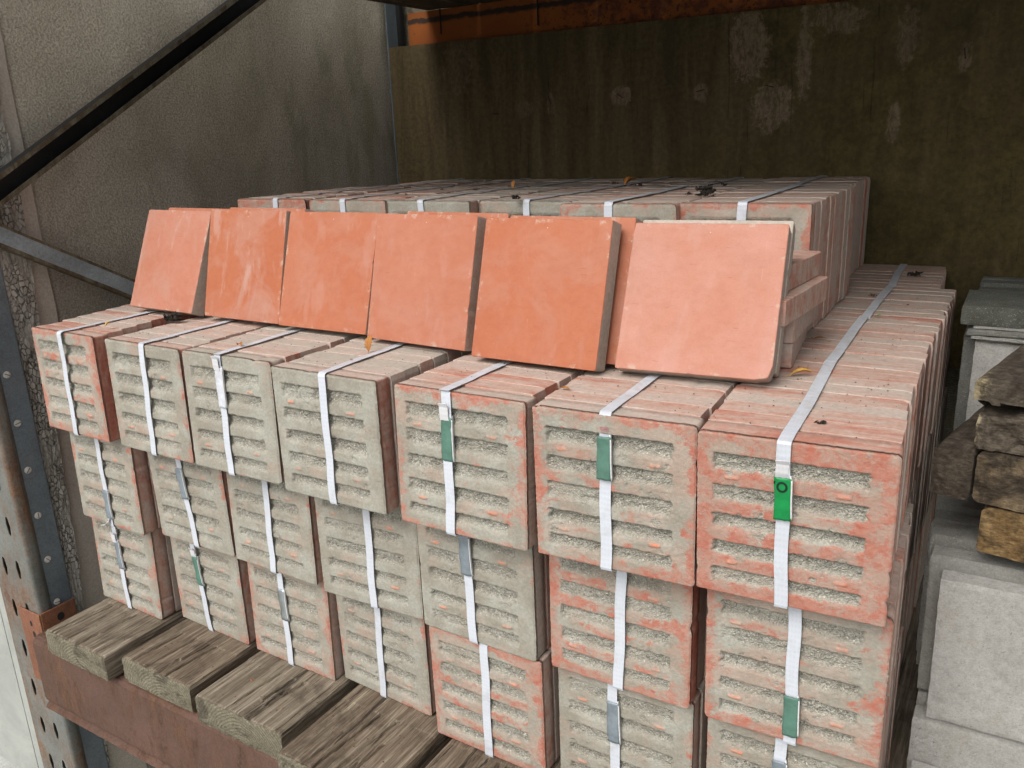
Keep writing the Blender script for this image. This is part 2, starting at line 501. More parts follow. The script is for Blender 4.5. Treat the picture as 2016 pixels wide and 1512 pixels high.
def mat_plain(name, col, rough=.8, metal=0.0, var=.3, sc=40):
    n = N(name)
    v = n.coord()
    c = n.mix(n.step(n.noise(v, sc, 5, .7, w=n.rnd()), .35, .68), tuple(k * (1 - var) for k in col), col)
    return n.done(c, rough, n.bump(n.noise(v, sc * 2, 4), .001, .5), metal)


def mat_timber_end(name, c1, c2, burnt, torn=False):
    n = N(name)
    v = n.coord(); w = n.rnd()
    c = n.mix(n.step(n.noise(v, 13, 7, .68, .7, w=w), .36, .64), c1, c2)
    if torn:      # fresh pale wood where the near corner broke away
        p = n.sep(v)
        d = n.add(p[0], n.mul(n.math('SUBTRACT', n.noise(v, 30, 6, .7), .5), .10))
        d = n.add(d, n.mul(n.math('MAXIMUM', n.math('SUBTRACT', .02, p[1]), 0), -.2))
        m = n.mul(n.math('SUBTRACT', 1, n.step(d, .000, .016)), n.math('SUBTRACT', 1, n.step(p[1], .030, .055)))
        c = n.mix(m, c, n.mix(n.step(n.noise(v, 50, 5, .7), .35, .65), (.23, .185, .11), (.36, .31, .20)))
    b = n.step(n.noise(v, 15, 6, .62, .8, w=n.add(w, 6)), .54 - burnt * .12, .70 - burnt * .12)
    c = n.mix(n.mul(b, .85), c, (.028, .022, .016))
    f = n.noise(n.coord(scale=(60, 60, 180), rot=(0, .5, 0)), 1, 5, .75)
    c = n.mix(n.step(f, .36, .64), n.mix(1, c, (.5, .48, .44), 'MULTIPLY'), c)
    gx = n.noise(n.coord(scale=(55, 3, 55)), 1, 6, .75, .3, w=w)
    c = n.mix(n.step(gx, .38, .60), n.mix(1, c, (.62, .60, .57), 'MULTIPLY'), c)
    return n.done(c, .93, n.bump(n.add(n.noise(v, 110, 6, .75), n.add(f, gx)), .003, .8))


def mat_pale():
    n = N('pale_render_with_rust_specks')
    v = n.coord()
    c = n.mix(n.step(n.noise(v, 3, 6, .65, .5), .34, .68), (.25, .26, .24), (.33, .34, .315))
    p = n.sep(v)
    near = n.step(p[0], -.62, -.30)
    d = n.add(n.noise(v, 95, 4, .6), n.mul(near, .055))
    c = n.mix(n.step(d, .69, .70), c, (.07, .05, .04))
    return n.done(c, .8, n.bump(n.noise(v, 120, 4), .001, .6))


M = dict(
    back=mat_paver_back(), edge=mat_paver_edge(), terra=mat_terracotta(),
    strap=mat_strap('white_polypropylene_strap', (.475, .50, .545)),
    tail=mat_strap('white_strap_tail', (.52, .52, .53)),
    green=mat_tape('faded_green_tape', (.085, .175, .135), 0, .38, (.30, .36, .32)),
    vivid=mat_tape('bright_green_tape', (.008, .215, .055), 0, .30, (.10, .42, .16)),
    greyclip=mat_tape('dull_zinc_clip', (.22, .26, .29), .25, .42, (.35, .38, .40)),
    shiny=mat_tape('bare_metal_clip', (.52, .58, .60), .85, .28, (.14, .09, .08)),
    whiteclip=mat_tape('crumpled_white_sleeve', (.54, .555, .59), 0, .45, (.55, .55, .58)),
    ink=mat_plain('black_ink', (.01, .02, .015), .5), pinkink=mat_plain('faded_red_ink', (.55, .16, .22), .6),
    plank=mat_weathered('weathered_sleeper', (.095, .074, .056), (.205, .168, .128), (.38, .33, .262)),
    plank2=mat_weathered('brown_weathered_sleeper', (.080, .058, .042), (.170, .130, .095), (.33, .275, .21), green=.15),
    deck=mat_weathered('dark_deck_board', (.05, .04, .025), (.085, .068, .04), (.12, .10, .06)),
    rustblue=mat_rust('rusty_blue_grey_steel', (.165, .185, .175), (.13, .066, .040), (.21, .125, .072), .505, .78, 6),
    blue=mat_rust('blue_grey_steel', (.15, .18, .20), (.15, .065, .03), (.26, .12, .05), .68, .60, 6),
    brace=mat_rust('galvanised_brace', (.27, .32, .34), (.16, .12, .06), (.26, .20, .10), .66, .62, 8),
    lip=mat_rust('stained_brace_edge', (.16, .145, .10), (.055, .038, .024), (.10, .075, .042), .47, .7, 34),
    darkbrace=mat_rust('dark_grimy_brace', (.018, .018, .018), (.014, .012, .010), (.022, .017, .014), .60, .62, 9),
    brown=mat_rust('brown_rusted_beam', (.112, .064, .050), (.055, .030, .022), (.150, .080, .045), .49, .9, 15),
    bracket=mat_rust('orange_rust_bracket', (.19, .082, .052), (.12, .055, .038), (.38, .17, .08), .54, .88, 9),
    wall=mat_wall(), rim=mat_smooth_concrete('smooth_wall_rim', (.47, .42, .355), (.56, .51, .445), 3, 160, .0008),
    ply=mat_plywood(), orange=mat_orange(), post=mat_bark_post(),
    slab=mat_slab(), pale=mat_pale(), ground=mat_smooth_concrete('pale_yard_concrete', (.33, .34, .32), (.46, .47, .45), 2.2, 60, .002),
    leafy=mat_plain('dry_yellow_leaf', (.52, .30, .07), .6), leafb=mat_plain('brown_leaf', (.36, .15, .035), .6),
    dirt=mat_plain('black_leaf_litter', (.035, .028, .022), .95), litter=mat_plain('brown_leaf_litter', (.10, .055, .03), .9),
    chip=mat_plain('brick_chip', (.55, .17, .08), .9), bolt=mat_plain('zinc_bolt_head', (.60, .58, .52), .5, .0),
    oldwood=mat_timber_end('old_grey_brown_timber', (.055, .043, .032), (.105, .085, .064), .1),
    burnt=mat_timber_end('charred_timber_end', (.20, .15, .09), (.13, .10, .07), 1.0),
    amber=mat_timber_end('amber_timber_end', (.20, .125, .052), (.30, .205, .10), .35),
    fresh=mat_timber_end('broken_pale_timber', (.062, .049, .037), (.120, .099, .075), .1, True),
    black=mat_plain('dark_gap', (.02, .02, .02), .9), green_bit=mat_plain('green_leaf_bit', (.12, .22, .03), .6),
)


# ------------------------------------------------------------------ object helpers
def mesh(name, verts, faces, mats, mi=None, attrs=None, smooth=False):
    me = bpy.data.meshes.new(name)
    me.from_pydata(verts, [], faces)
    for m in (mats if isinstance(mats, (list, tuple)) else [mats]):
        me.materials.append(m)
    if mi: me.polygons.foreach_set('material_index', mi)
    if attrs:
        for k, v in attrs.items():
            a = me.attributes.new(k, 'FLOAT', 'POINT')
            a.data.foreach_set('value', v)
    if smooth: me.polygons.foreach_set('use_smooth', [True] * len(me.polygons))
    me.update()
    return me


def link(name, me, parent=None, loc=(0, 0, 0), rot=(0, 0, 0)):
    o = bpy.data.objects.new(name, me)
    COL.objects.link(o)
    o.parent = parent
    o.location = loc
    o.rotation_euler = rot
    return o


def tag(o, label=None, cat=None, group=None, kind=None):
    if label: o['label'] = label
    if cat: o['category'] = cat
    if group: o['group'] = group
    if kind: o['kind'] = kind
    return o


def empty(name, loc=(0, 0, 0), rot=(0, 0, 0)):
    return link(name, None, None, loc, rot)


def lin(a, b, n): return [a + (b - a) * i / n for i in range(n + 1)]


def box_grid(xs, ys, zs, f=None, skip=()):
    """closed box from coordinate lists, f(x,y,z) -> displaced point"""
    V, F, idx = [], [], {}
    nx, ny, nz = len(xs) - 1, len(ys) - 1, len(zs) - 1

    def vid(i, j, k):
        key = (i, j, k)
        if key not in idx:
            p = (xs[i], ys[j], zs[k])
            idx[key] = len(V)
            V.append(tuple(f(*p)) if f else p)
        return idx[key]
    for j in range(ny):
        for k in range(nz):
            F.append((vid(0, j, k), vid(0, j, k + 1), vid(0, j + 1, k + 1), vid(0, j + 1, k)))
            F.append((vid(nx, j, k), vid(nx, j + 1, k), vid(nx, j + 1, k + 1), vid(nx, j, k + 1)))
    for i in range(nx):
        for k in range(nz):
            F.append((vid(i, 0, k), vid(i + 1, 0, k), vid(i + 1, 0, k + 1), vid(i, 0, k + 1)))
            F.append((vid(i, ny, k), vid(i, ny, k + 1), vid(i + 1, ny, k + 1), vid(i + 1, ny, k)))
    for i in range(nx):
        for j in range(ny):
            F.append((vid(i, j, 0), vid(i, j + 1, 0), vid(i + 1, j + 1, 0), vid(i + 1, j, 0)))
            F.append((vid(i, j, nz), vid(i + 1, j, nz), vid(i + 1, j + 1, nz), vid(i, j + 1, nz)))
    return V, F


def nz3(x, y, z, s, seed=0.0): return noise.noise(Vector((x * s + seed, y * s - seed * .7, z * s + seed * .31)))


def fbm(x, y, z, s, seed=0.0, o=4):
    a, t = 1.0, 0.0
    for _ in range(o):
        t += a * nz3(x, y, z, s, seed); s *= 2.05; a *= .55
    return t


def tube(pts, r, n=8):
    V, F = [], []
    for i, p in enumerate(pts):
        p = Vector(p)
        d = (Vector(pts[min(i + 1, len(pts) - 1)]) - Vector(pts[max(i - 1, 0)])).normalized()
        u = d.orthogonal().normalized(); v = d.cross(u)
        rr = r[i] if isinstance(r, (list, tuple)) else r
        for k in range(n):
            a = 2 * pi * k / n
            V.append(tuple(p + u * cos(a) * rr + v * sin(a) * rr))
    for i in range(len(pts) - 1):
        for k in range(n):
            a, b = i * n + k, i * n + (k + 1) % n
            F.append((a, b, b + n, a + n))
    F.append(tuple(range(n))[::-1]); F.append(tuple(range((len(pts) - 1) * n, len(pts) * n)))
    return V, F


# ------------------------------------------------------------------ pavers
W, T, STEP = 0.299, 0.050, 0.0525


def outline(n, seed, r=.006, amp=.0009, chips=2, rng=None):
    """closed outline of the square face, rounded corners, chipped edge; n points per side"""
    pts = []
    for s in range(4):
        for i in range(n):
            t = i / n
            if s == 0: p = (t * W, 0)
            elif s == 1: p = (W, t * W)
            elif s == 2: p = (W - t * W, W)
            else: p = (0, W - t * W)
            pts.append(p)
    out = []
    ch = [(rng.choice([0, 1, 2, 3]), rng.random(), rng.uniform(.006, .014), rng.uniform(.0012, .0036)) for _ in range(chips)]
    cr = [rng.uniform(.003, .012) * r / .006 for _ in range(4)]
    for (x, z) in pts:
        # corner rounding
        for ci, (cx, cz) in enumerate([(0, 0), (W, 0), (W, W), (0, W)]):
            rr = cr[ci]
            ix = cx + (rr if cx == 0 else -rr); iz = cz + (rr if cz == 0 else -rr)
            if abs(x - cx) < rr and abs(z - cz) < rr:
                d = Vector((x - ix, z - iz))
                if d.length > rr:
                    d = d.normalized() * rr
                    x, z = ix + d.x, iz + d.y
        dx = amp * (.6 * nz3(x, 0, z, 30, seed) + .7 * nz3(x, 0, z, 160, seed)); dz = amp * (.6 * nz3(x, 5, z, 30, seed) + .7 * nz3(x, 5, z, 160, seed))
        if z < .002: dz = abs(dz) * .5
        cut = 0
        for (s, t, wd, dp) in ch:
            c = [(t * W, 0), (W, t * W), (t * W, W), (0, t * W)][s]
            d = math.hypot(x - c[0], z - c[1])
            if d < wd: cut = max(cut, dp * (1 - d / wd))
        mx, mz = W / 2 - x, W / 2 - z
        L = max(abs(mx), abs(mz))
        if L > 1e-6:
            dx += cut * mx / L; dz += cut * mz / L
        out.append((x + dx, z + dz))
    return out


def ring_sides(V, F, out, rings, cx=W / 2, cz=W / 2, cap_front=True, cap_back=True, wob=.0, seed=0.0):
    """rings: list of (y, inset)"""
    n = len(out); base = len(V)
    for (y, ins) in rings:
        for (x, z) in out:
            k = 1 - ins / (W / 2)
            zz = cz + (z - cz) * k
            V.append((cx + (x - cx) * k, y + wob * nz3(x, y, z, 30, seed), zz))
    for r in range(len(rings) - 1):
        for i in range(n):
            a, b = base + r * n + i, base + r * n + (i + 1) % n
            F.append((a, b, b + n, a + n))
    if cap_front: F.append(tuple(base + i for i in range(n))[::-1])
    if cap_back: F.append(tuple(base + (len(rings) - 1) * n + i for i in range(n)))
    return base


def plain_paver(seed):
    rng = random.Random(seed)
    V, F = [], []
    out = outline(20, seed * 3.7, rng=rng, chips=rng.choice([0, 1, 2, 3]))
    b1, b2 = rng.uniform(.0004, .0012), rng.uniform(.0010, .0026)
    ring_sides(V, F, out, [(0, b1 + .0006), (.0010, .0002), (.015, 0), (.034, .0004), (T - b2, .0002), (T - .0008, b2 * .8), (T, b2 + .001)], wob=.0003, seed=seed)
    return mesh('paver', V, F, M['edge'])


BANDS = [(.078, .172), (.238, .345), (.412, .525), (.592, .705), (.770, .888)]     # fractions of height, from the bottom


def grooved_paver(seed, res, xl=.088, xr=.872, deep=1.0):
    """front tile of a bundle: ribbed back face with five broken-out bands and four spacer pads"""
    rng = random.Random(seed)
    V, F, mi, band, pad, edge = [], [], [], [], [], []
    jl = [rng.uniform(-.012, .012) for _ in range(10)]; fill = [rng.uniform(.2, 1.0) for _ in range(5)]
    out_n = res
    out = outline(out_n, seed * 1.7, rng=rng, chips=rng.choice([1, 2, 3]), amp=.0011)
    pads = [(.185, .745), (.755, .735), (.19, .215), (.765, .225)]
    pads = [(a + rng.uniform(-.015, .015), b + rng.uniform(-.006, .006), rng.uniform(.034, .046), rng.uniform(.45, 1)) for a, b in pads]
    depths = [rng.uniform(.006, .0100) * deep for _ in BANDS]

    def sm(t): t = max(0, min(1, t)); return t * t * (3 - 2 * t)

    def field(u, v):
        wig = .010 * nz3(u, 0, v, 20, seed) + .007 * nz3(u, 3, v, 55, seed) + .004 * nz3(u, 6, v, 130, seed)
        bm, dep = 0.0, 0.0
        for i, (a, b) in enumerate(BANDS):
            a2, b2 = a + jl[i] * .5 - wig * .7, b + jl[i + 5] * .5 + wig * .45
            l2 = xl + .014 * nz3(0, i, v, 34, seed) + .006 * nz3(3, i, v, 110, seed); r2 = xr + .014 * nz3(9, i, v, 34, seed) + .006 * nz3(5, i, v, 110, seed)
            if a2 - .03 < v < b2 + .01:
                top = sm((b2 - v) / .010); bot = sm((v - a2 + .004) / .050)
                sd = sm((u - l2) / .014) * sm((r2 - u) / .014)
                m = top * bot * sd
                m *= 1 - .55 * fill[i] * sm((nz3(u * .6, i * 3.1, v, 9, seed) - .05) / .4)
                if m > bm: bm = m; dep = m * depths[i]
        if xl + .01 < u < xr - .01 and .08 < v < .88 and bm < .5:
            br = .55 * sm((fbm(u, 4, v, 13, seed + 2, 3) - .38) / .3)      # crumbled stretches of rib
            if br > bm: bm = br; dep = max(dep, br * .0045)
        pm = 0.0
        for (pu, pv, hw, k) in pads:
            d = sm((hw - abs(u - pu)) / .012) * sm((.0145 - abs(v - pv + .0)) / .008)
            pm = max(pm, d * k)
        ag = bm * (.0030 * fbm(u * .3, 0, v * .3, 110, seed, 4) + .0012 * nz3(u, 0, v, 150, seed))
        rough = .00055 * fbm(u * .3, 1, v * .3, 160, seed, 3)
        y = dep + ag + rough - pm * .0032
        return y, bm, pm
    n = res
    fu = [i / n for i in range(n + 1)]
    for j in range(n + 1):
        for i in range(n + 1):
            u, v = fu[i], fu[j]
            # map boundary to the outline
            x, z = u * W, v * W
            e = min(u, 1 - u, v, 1 - v)
            if e < .035:
                # nearest outline point shift
                if v <= min(u, 1 - u, 1 - v): idx = i; s0 = 0
                elif (1 - u) <= min(u, v, 1 - v): idx = j; s0 = 1
                elif (1 - v) <= min(u, v, 1 - u): idx = n - i; s0 = 2
                else: idx = n - j; s0 = 3
                k = (s0 * n + idx) % (4 * n)
                px, pz = out[k]
                bx, bz = [(idx / n * W, 0), (W, idx / n * W), (W - idx / n * W, W), (0, W - idx / n * W)][s0]
                f = 1 - e / .035
                x += (px - bx) * f; z += (pz - bz) * f
            y, bm, pm = field(u, v)
            r = .0035
            ed = e * W
            if ed < r: y += r - math.sqrt(max(0, r * r - (r - ed) ** 2))
            V.append((x, y, z)); band.append(bm); pad.append(pm); edge.append(sm(1 - (e - .01) / .075))
    for j in range(n):
        for i in range(n):
            a = j * (n + 1) + i
            F.append((a, a + 1, a + n + 2, a + n + 1)); mi.append(0)
    # sides from the grid boundary
    bd = [i for i in range(n)] + [j * (n + 1) + n for j in range(n)] + [n * (n + 1) + n - i for i in range(n)] + [(n - j) * (n + 1) for j in range(n)]
    prev = bd
    m = len(bd)
    for (y, ins) in [(.012, 0), (.03, .0003), (T - .004, .0003), (T, .004)]:
        cur = []
        for b in bd:
            x, _, z = V[b]
            k = 1 - ins / (W / 2)
            cur.append(len(V))
            V.append((W / 2 + (x - W / 2) * k, y, W / 2 + (z - W / 2) * k)); band.append(0); pad.append(0); edge.append(1)
        for i in range(m):
            F.append((prev[(i + 1) % m], prev[i], cur[i], cur[(i + 1) % m])[::-1]); mi.append(1)
        prev = cur
    F.append(tuple(prev)); mi.append(1)
    return mesh('ribbed_paver', V, F, [M['back'], M['edge']], mi, dict(band=band, pad=pad, edge=edge), True)


PLAIN = [plain_paver(100 + i) for i in range(10)]


def strap_mesh(utop, ubot, D, H, width, th=.0009, off=.0026, seed=0):
    """one loop of woven strap around a bundle of depth D and height H"""
    cy = .0015
    uu = lambda z: ubot + (utop - ubot) * max(0, min(1, z / H))
    path = []          # (u, y, z, ny, nz)
    for i in range(15): 
        z = .004 + (H - .008) * i / 14
        path.append((uu(z) + .0012 * sin(z * 38 + seed * 1.3), -off - .0012 * abs(sin(z * 27 + seed)), z, -1, 0))
    path.append((uu(H), -off * .7, H + off * .3, -.7, .7))
    for i in range(13):
        y = .004 + (D - .008) * i / 12
        sag = .0012 * abs(sin(y * 61 + seed)) 
        path.append((utop + .002 * sin(y * 9 + seed), y, H + off + sag, 0, 1))
    path.append((utop, D + off * .7, H + off * .3, .7, .7))
    path.append((utop, D + off, H - .004, 1, 0)); path.append((ubot, D + off, .004, 1, 0))
    path.append((ubot, D + off * .7, -off * .3, .7, -.7))
    path.append((ubot, D - .004, -off * .6, 0, -1)); path.append((ubot, .004, -off * .6, 0, -1))
    path.append((ubot, -off * .7, -off * .3, -.7, -.7))
    V, F = [], []
    for (u, y, z, ny, nzz) in path:
        for (du, dn) in ((-width / 2, 0), (width / 2, 0), (width / 2, th), (-width / 2, th)):
            V.append((u + du, y + ny * dn, z + nzz * dn))
    n = len(path)
    for i in range(n):
        j = (i + 1) % n
        for k in range(4):
            l = (k + 1) % 4
            F.append((i * 4 + k, j * 4 + k, j * 4 + l, i * 4 + l))
    return mesh('strap', V, F, M['strap'])


def clip_mesh(w_, h_, mat, seed, bow=.0022):
    nx, nzn = 6, 16
    rng = random.Random(seed)

    def f(x, y, z):
        t = z / h_
        d = -bow * (1 - (2 * x / w_ - 1) ** 2) * .6 - .0007 * sin(t * 9 + seed) - .0011 * nz3(x, 0, z, 70, seed)
        jag = .0015 * nz3(x, 9, z, 200, seed) if t < .02 or t > .98 else 0
        k = .0012 * nz3(0, 2, z, 60, seed)
        return (x + k + (.0010 * sin(t * 3 + seed)), y + d, z + jag)
    V, F = box_grid(lin(0, w_, nx), [-.0035, -.0020], lin(0, h_, nzn), f)
    return mesh('clip', V, F, M[mat], smooth=True)


def ribbon(pts, width, th=.0009, mat='tail', axis=(1, 0, 0), name='strap_tail'):
    V, F = [], []
    ax = Vector(axis)
    for i, p in enumerate(pts):
        p = Vector(p)
        d = (Vector(pts[min(i + 1, len(pts) - 1)]) - Vector(pts[max(i - 1, 0)])).normalized()
        a = (ax - d * ax.dot(d)).normalized()
        nn = d.cross(a).normalized()
        for (s, t) in ((-1, 0), (1, 0), (1, 1), (-1, 1)):
            V.append(tuple(p + a * s * width / 2 + nn * t * th))
    n = len(pts)
    for i in range(n - 1):
        for k in range(4):
            l = (k + 1) % 4
            F.append((i * 4 + k, i * 4 + 4 + k, i * 4 + 4 + l, i * 4 + l))
    F.append((0, 1, 2, 3)); F.append(tuple((n - 1) * 4 + k for k in (3, 2, 1, 0)))
    return mesh(name, V, F, M[mat])


def bundle(x, y, z, yaw, ln, red, label, nt=9, front=None, u=(.146, .146), sw=.0215, shear=0.0, clip=None, jit=1.0, group=None, dw=0.0, seed=0, side=0.3):
    root = empty('strapped_paver_bundle', (x, y, z), (0, 0, yaw))
    label = ' '.join(label.split()[:16])
    tag(root, label, 'paver bundle', group or 'strapped bundles of clay pavers')
    rng = random.Random(seed)
    for i in range(nt):
        me = front if (i == 0 and front) else rng.choice(PLAIN)
        dx = 0 if i == 0 else rng.uniform(-.0030, .0030) * jit + shear * i
        l = ln * .68 ** i
        o = link('paver', me, root, (dx, i * STEP, rng.uniform(0, .0012) if i else 0), (-l, 0, rng.uniform(-.006, .006) if i else 0))
        if i: o.scale = (1 + rng.uniform(-.003, .003), 1, 1 + rng.uniform(-.006, .002))
        else: o.scale = ((W + dw) / W, 1, 1)
        o['red'] = float(max(0, min(1, red + (rng.uniform(-.35, .35) if i else 0))))
        o['side'] = float(side if i == 0 else rng.choice([0, 0, .3, .8]))
    D = (nt - 1) * STEP + T
    st = link('strap', strap_mesh(u[0], u[1], D, W, sw, seed=seed), root, (0, 0, 0), (0, 0, 0))
    if abs(ln) > .02:      # the strap follows the first tile's lean
        for v in st.data.vertices:
            if v.co.y < .003: v.co.y += ln * max(0, v.co.z) - (.0 if ln > 0 else 0)
    if clip:
        kind, zt, zb, extra = clip
        h = zt - zb
        uc = u[1] + (u[0] - u[1]) * (zt + zb) / 2 / W
        slope = (u[0] - u[1]) / W
        ybase = -.0034 + ln * (zt + zb) / 2
        cw = sw + .0055
        c = link('clip', clip_mesh(cw, h, kind, seed), st, (uc - cw / 2 - slope * h / 2, ybase, zb), (-ln, slope, 0))
        # folded end of the strap peeping out on the right of the clip
        t = link('strap_tail', ribbon([(0, 0, 0), (0.0015, -.0035, h * .1), (.001, -.004, h * .5), (.001, -.0035, h * .93), (-.002, 0, h + .004)], .0045, .0022, 'tail', (0, 1, 0)),
                 st, (uc + cw / 2 + .0004 - slope * h / 2, ybase + .001, zb), (-ln, slope, 0))
        if 'tail_up' in extra:
            link('strap_tail', ribbon([(0, -.0018, 0), (0, -.0040, .012), (.001, -.0058, .028), (0, -.0095, .036)], sw * .92, .0009, 'tail'), st,
                 (uc - .003 + slope * h / 2, ybase, zt - .006), (-ln, 0, .04))
        if 'tail_down' in extra:
            link('strap_tail', ribbon([(0, -.002, 0), (-.002, -.006, -.010), (-.012, -.012, -.022), (-.030, -.012, -.030)], [.012][0], .0009, 'tail', (.8, -.2, .5)), st,
                 (uc, ybase, zb + .003), (0, 0, 0))
        if 'letter' in extra:
            V, F = [], []
            n = 28
            for k in range(n):
                a = 2 * pi * k / n
                for (r1, r2) in ((.0086, .0094), (.0052, .0060)):
                    px, pz = r1 * cos(a), r2 * sin(a)
                    V.append((px, -.0007 * cos(px * 120), pz))
            for k in range(n):
                a, b = 2 * k, 2 * ((k + 1) % n)
                F.append((a, b, b + 1, a + 1))
            # the cut-off stroke of the letter before it
            b0 = len(V)
            V += [(-.0128, .0006, .0085), (-.0105, .0004, .0095), (-.0112, .0003, .0045), (-.0128, .0006, .0035)]
            F.append((b0, b0 + 1, b0 + 2, b0 + 3))
            me = mesh('printed_letter', V, F, M['ink'])
            me.transform(Matrix.Translation((0, 0, 0)))
            o = link('printed_letter', me, st, (uc - .0006 + slope * h * .3, -.0034 + ln * (zt - .0155) - .0078, zt - .0155), (-ln, slope, 0))
            sm_ = o.modifiers.new('thick', 'SOLIDIFY'); sm_.thickness = .0004
        if 'scribble' in extra:
            pts = []
            for k in range(40):
                a = k / 39
                pts.append((-.008 + .016 * a + .0018 * cos(a * 25), 0, .0035 * sin(a * 25)))
            V, F = tube(pts, .0004, 5)
            link('ink_scribble', mesh('ink_scribble', V, F, M['pinkink']), st, (uc, ybase - .0010, zt + .013))
    return root


# measured positions: (tier, column): x, y, yaw, lean, dz, dw
FIT = {(0, 1): (-1.827, .685, .034, 0, .003, 0), (0, 2): (-1.485, .669, .008, 0, .003, 0), (0, 3): (-1.194, .686, -.025, 0, 0, 0),
       (0, 4): (-.893, .728, -.045, 0, -.003, 0), (0, 5): (-.582, .622, .025, 0, .003, .002), (0, 6): (-.285, .662, .008, 0, .003, .001),
       (1, 1): (-1.972, .011, -.0258, .019, -.002, 0), (1, 2): (-1.623, .007, -.0068, .023, -.004, .001), (1, 3): (-1.311, .003, .0138, .034, -.003, .002),
       (1, 4): (-.98, -.009, .0056, .005, -.003, 0), (1, 5): (-.635, -.013, .0017, .038, -.001, .008), (1, 6): (-.306, -.009, .0457, -.018, .004, .005),
       (1, 7): (0, .011, .0536, -.071, .003, .004),
       (2, 1): (-1.957, .049, -.0154, .023, 0, .001), (2, 2): (-1.613, .075, .0091, -.011, .001, .001), (2, 3): (-1.302, .076, -.0131, .026, .001, -.001),
       (2, 4): (-.968, .062, .039, .008, 0, 0), (2, 5): (-.657, .063, -.02, -.007, 0, 0), (2, 6): (-.326, .064, .0049, .008, 0, .001), (2, 7): (.005, .063, .038, -.031, 0, .006),
       (3, 1): (-1.98, .073, -.0155, .039, 0, .001), (3, 2): (-1.64, .112, -.029, .007, .001, .001), (3, 3): (-1.306, .102, -.0101, .03, .001, -.001),
       (3, 4): (-.993, .124, -.0562, -.006, .001, 0), (3, 5): (-.65, .071, -.0154, -.011, 0, .001), (3, 6): (-.325, .09, 0, 0, 0, 0), (3, 7): (.004, .088, .02, 0, 0, .003)}
STRAPU = {(0, 1): (.178, .172), (0, 2): (.140, .145), (0, 3): (.133, .145), (0, 4): (.160, .15), (0, 5): (.134, .13), (0, 6): (.150, .147),
          (1, 1): (.161, .147), (1, 2): (.161, .148), (1, 3): (.133, .136), (1, 4): (.157, .153), (1, 5): (.132, .132), (1, 6): (.142, .142), (1, 7): (.138, .143),
          (2, 1): (.146, .152), (2, 2): (.129, .156), (2, 3): (.153, .148), (2, 4): (.165, .159), (2, 5): (.133, .141), (2, 6): (.163, .155), (2, 7): (.153, .158),
          (3, 1): (.119, .145), (3, 2): (.111, .139), (3, 3): (.130, .144), (3, 4): (.150, .143), (3, 5): (.155, .152), (3, 6): (.129, .139), (3, 7): (.139, .138)}
CLIP = {(1, 3): ('whiteclip', .269, .171, ('tail_up',)), (1, 5): ('green', .248, .158, ('tail_up',)), (1, 6): ('green', .262, .180, ('scribble',)),
        (1, 7): ('vivid', .240, .166, ('tail_up', 'letter')), (2, 1): ('greyclip', .115, .026, ('tail_down',)), (2, 2): ('greyclip', .235, .146, ()),
        (2, 5): ('greyclip', .262, .168, ()), (2, 7): ('green', .105, .020, ()), (3, 1): ('greyclip', .225, .132, ('tail_up',)),
        (3, 2): ('green', .237, .148, ('tail_up',)), (3, 3): ('shiny', .228, .137, ()), (3, 6): ('greyclip', .245, .146, ()), (3, 7): ('greyclip', .240, .16, ())}
REDN = {(1, 1): .62, (1, 2): .38, (1, 3): .22, (1, 4): .22, (1, 5): .55, (1, 6): .60, (1, 7): .85, (2, 1): .42, (2, 2): .36, (2, 3): .34, (2, 4): .26,
        (2, 5): .26, (2, 6): .72, (2, 7): .60, (3, 1): .48, (3, 2): .36, (3, 3): .54, (3, 4): .42, (3, 5): .70, (3, 6): .30, (3, 7): .42,
        (0, 1): .7, (0, 2): .5, (0, 3): .1, (0, 4): .35, (0, 5): .45, (0, 6): .6}
LAB = {
    (1, 1): 'front bundle at the left end of the top course, red border, touching the timber post side',
    (1, 2): 'front bundle second from left in the top course, pale grey face with plain white strap',
    (1, 3): 'front bundle in the top course with a crumpled white sleeve on its strap',
    (1, 4): 'grey front bundle in the top course with red side and no clip, fourth from left',
    (1, 5): 'fifth top front bundle, dull green clip below a crumpled strap end',
    (1, 6): 'top front bundle with dull green clip and pink scribble on its strap',
    (1, 7): 'large red-edged front bundle at the right end with bright green clip printed O',
    (2, 1): 'middle course bundle at the far left, grey clip with a loose curling strap end',
    (2, 2): 'middle course bundle second from left, grey clip high up under the overhang',
    (2, 3): 'middle course bundle third from left, plain white strap, dark red right side',
    (2, 4): 'middle course bundle fourth from left, grey face flush with its right neighbour',
    (2, 5): 'middle course bundle with wide grey tape right under the overhang, fifth from left',
    (2, 6): 'middle course bundle with vivid red border and plain strap, sixth from left',
    (2, 7): 'middle course bundle at the right end with a green clip low on its strap',
    (3, 1): 'bottom course bundle on the leftmost sleeper, grey clip and split strap end',
    (3, 2): 'bottom course bundle on the second sleeper, small dark green clip',
    (3, 3): 'bottom course bundle on the third sleeper, shiny bare metal clip',
    (3, 4): 'bottom course bundle on the fourth sleeper, plain white strap, pinkish grey face',
    (3, 5): 'bottom course bundle on the fifth sleeper, red rimmed face and plain white strap',
    (3, 6): 'bottom course grey bundle with grey clip, cut off by the lower picture edge',
    (3, 7): 'bottom course bundle in the lower right, only its top and strap showing',
    (0, 1): 'raised rear bundle at the far left, reddish top edge, half behind the leaning tiles',
    (0, 2): 'raised rear bundle second from left, grey and red, behind the leaning tiles',
    (0, 3): 'raised rear bundle third from left with a plain grey face and doubled strap',
    (0, 4): 'raised rear bundle fourth from left, behind the gap of the leaning tiles',
    (0, 5): 'raised rear bundle fifth from left with black litter near its strap',
    (0, 6): 'raised rear bundle at the right end, long row of tile edges on its right side',
}
ORD = ['first', 'second', 'third', 'fourth', 'fifth', 'sixth', 'seventh']
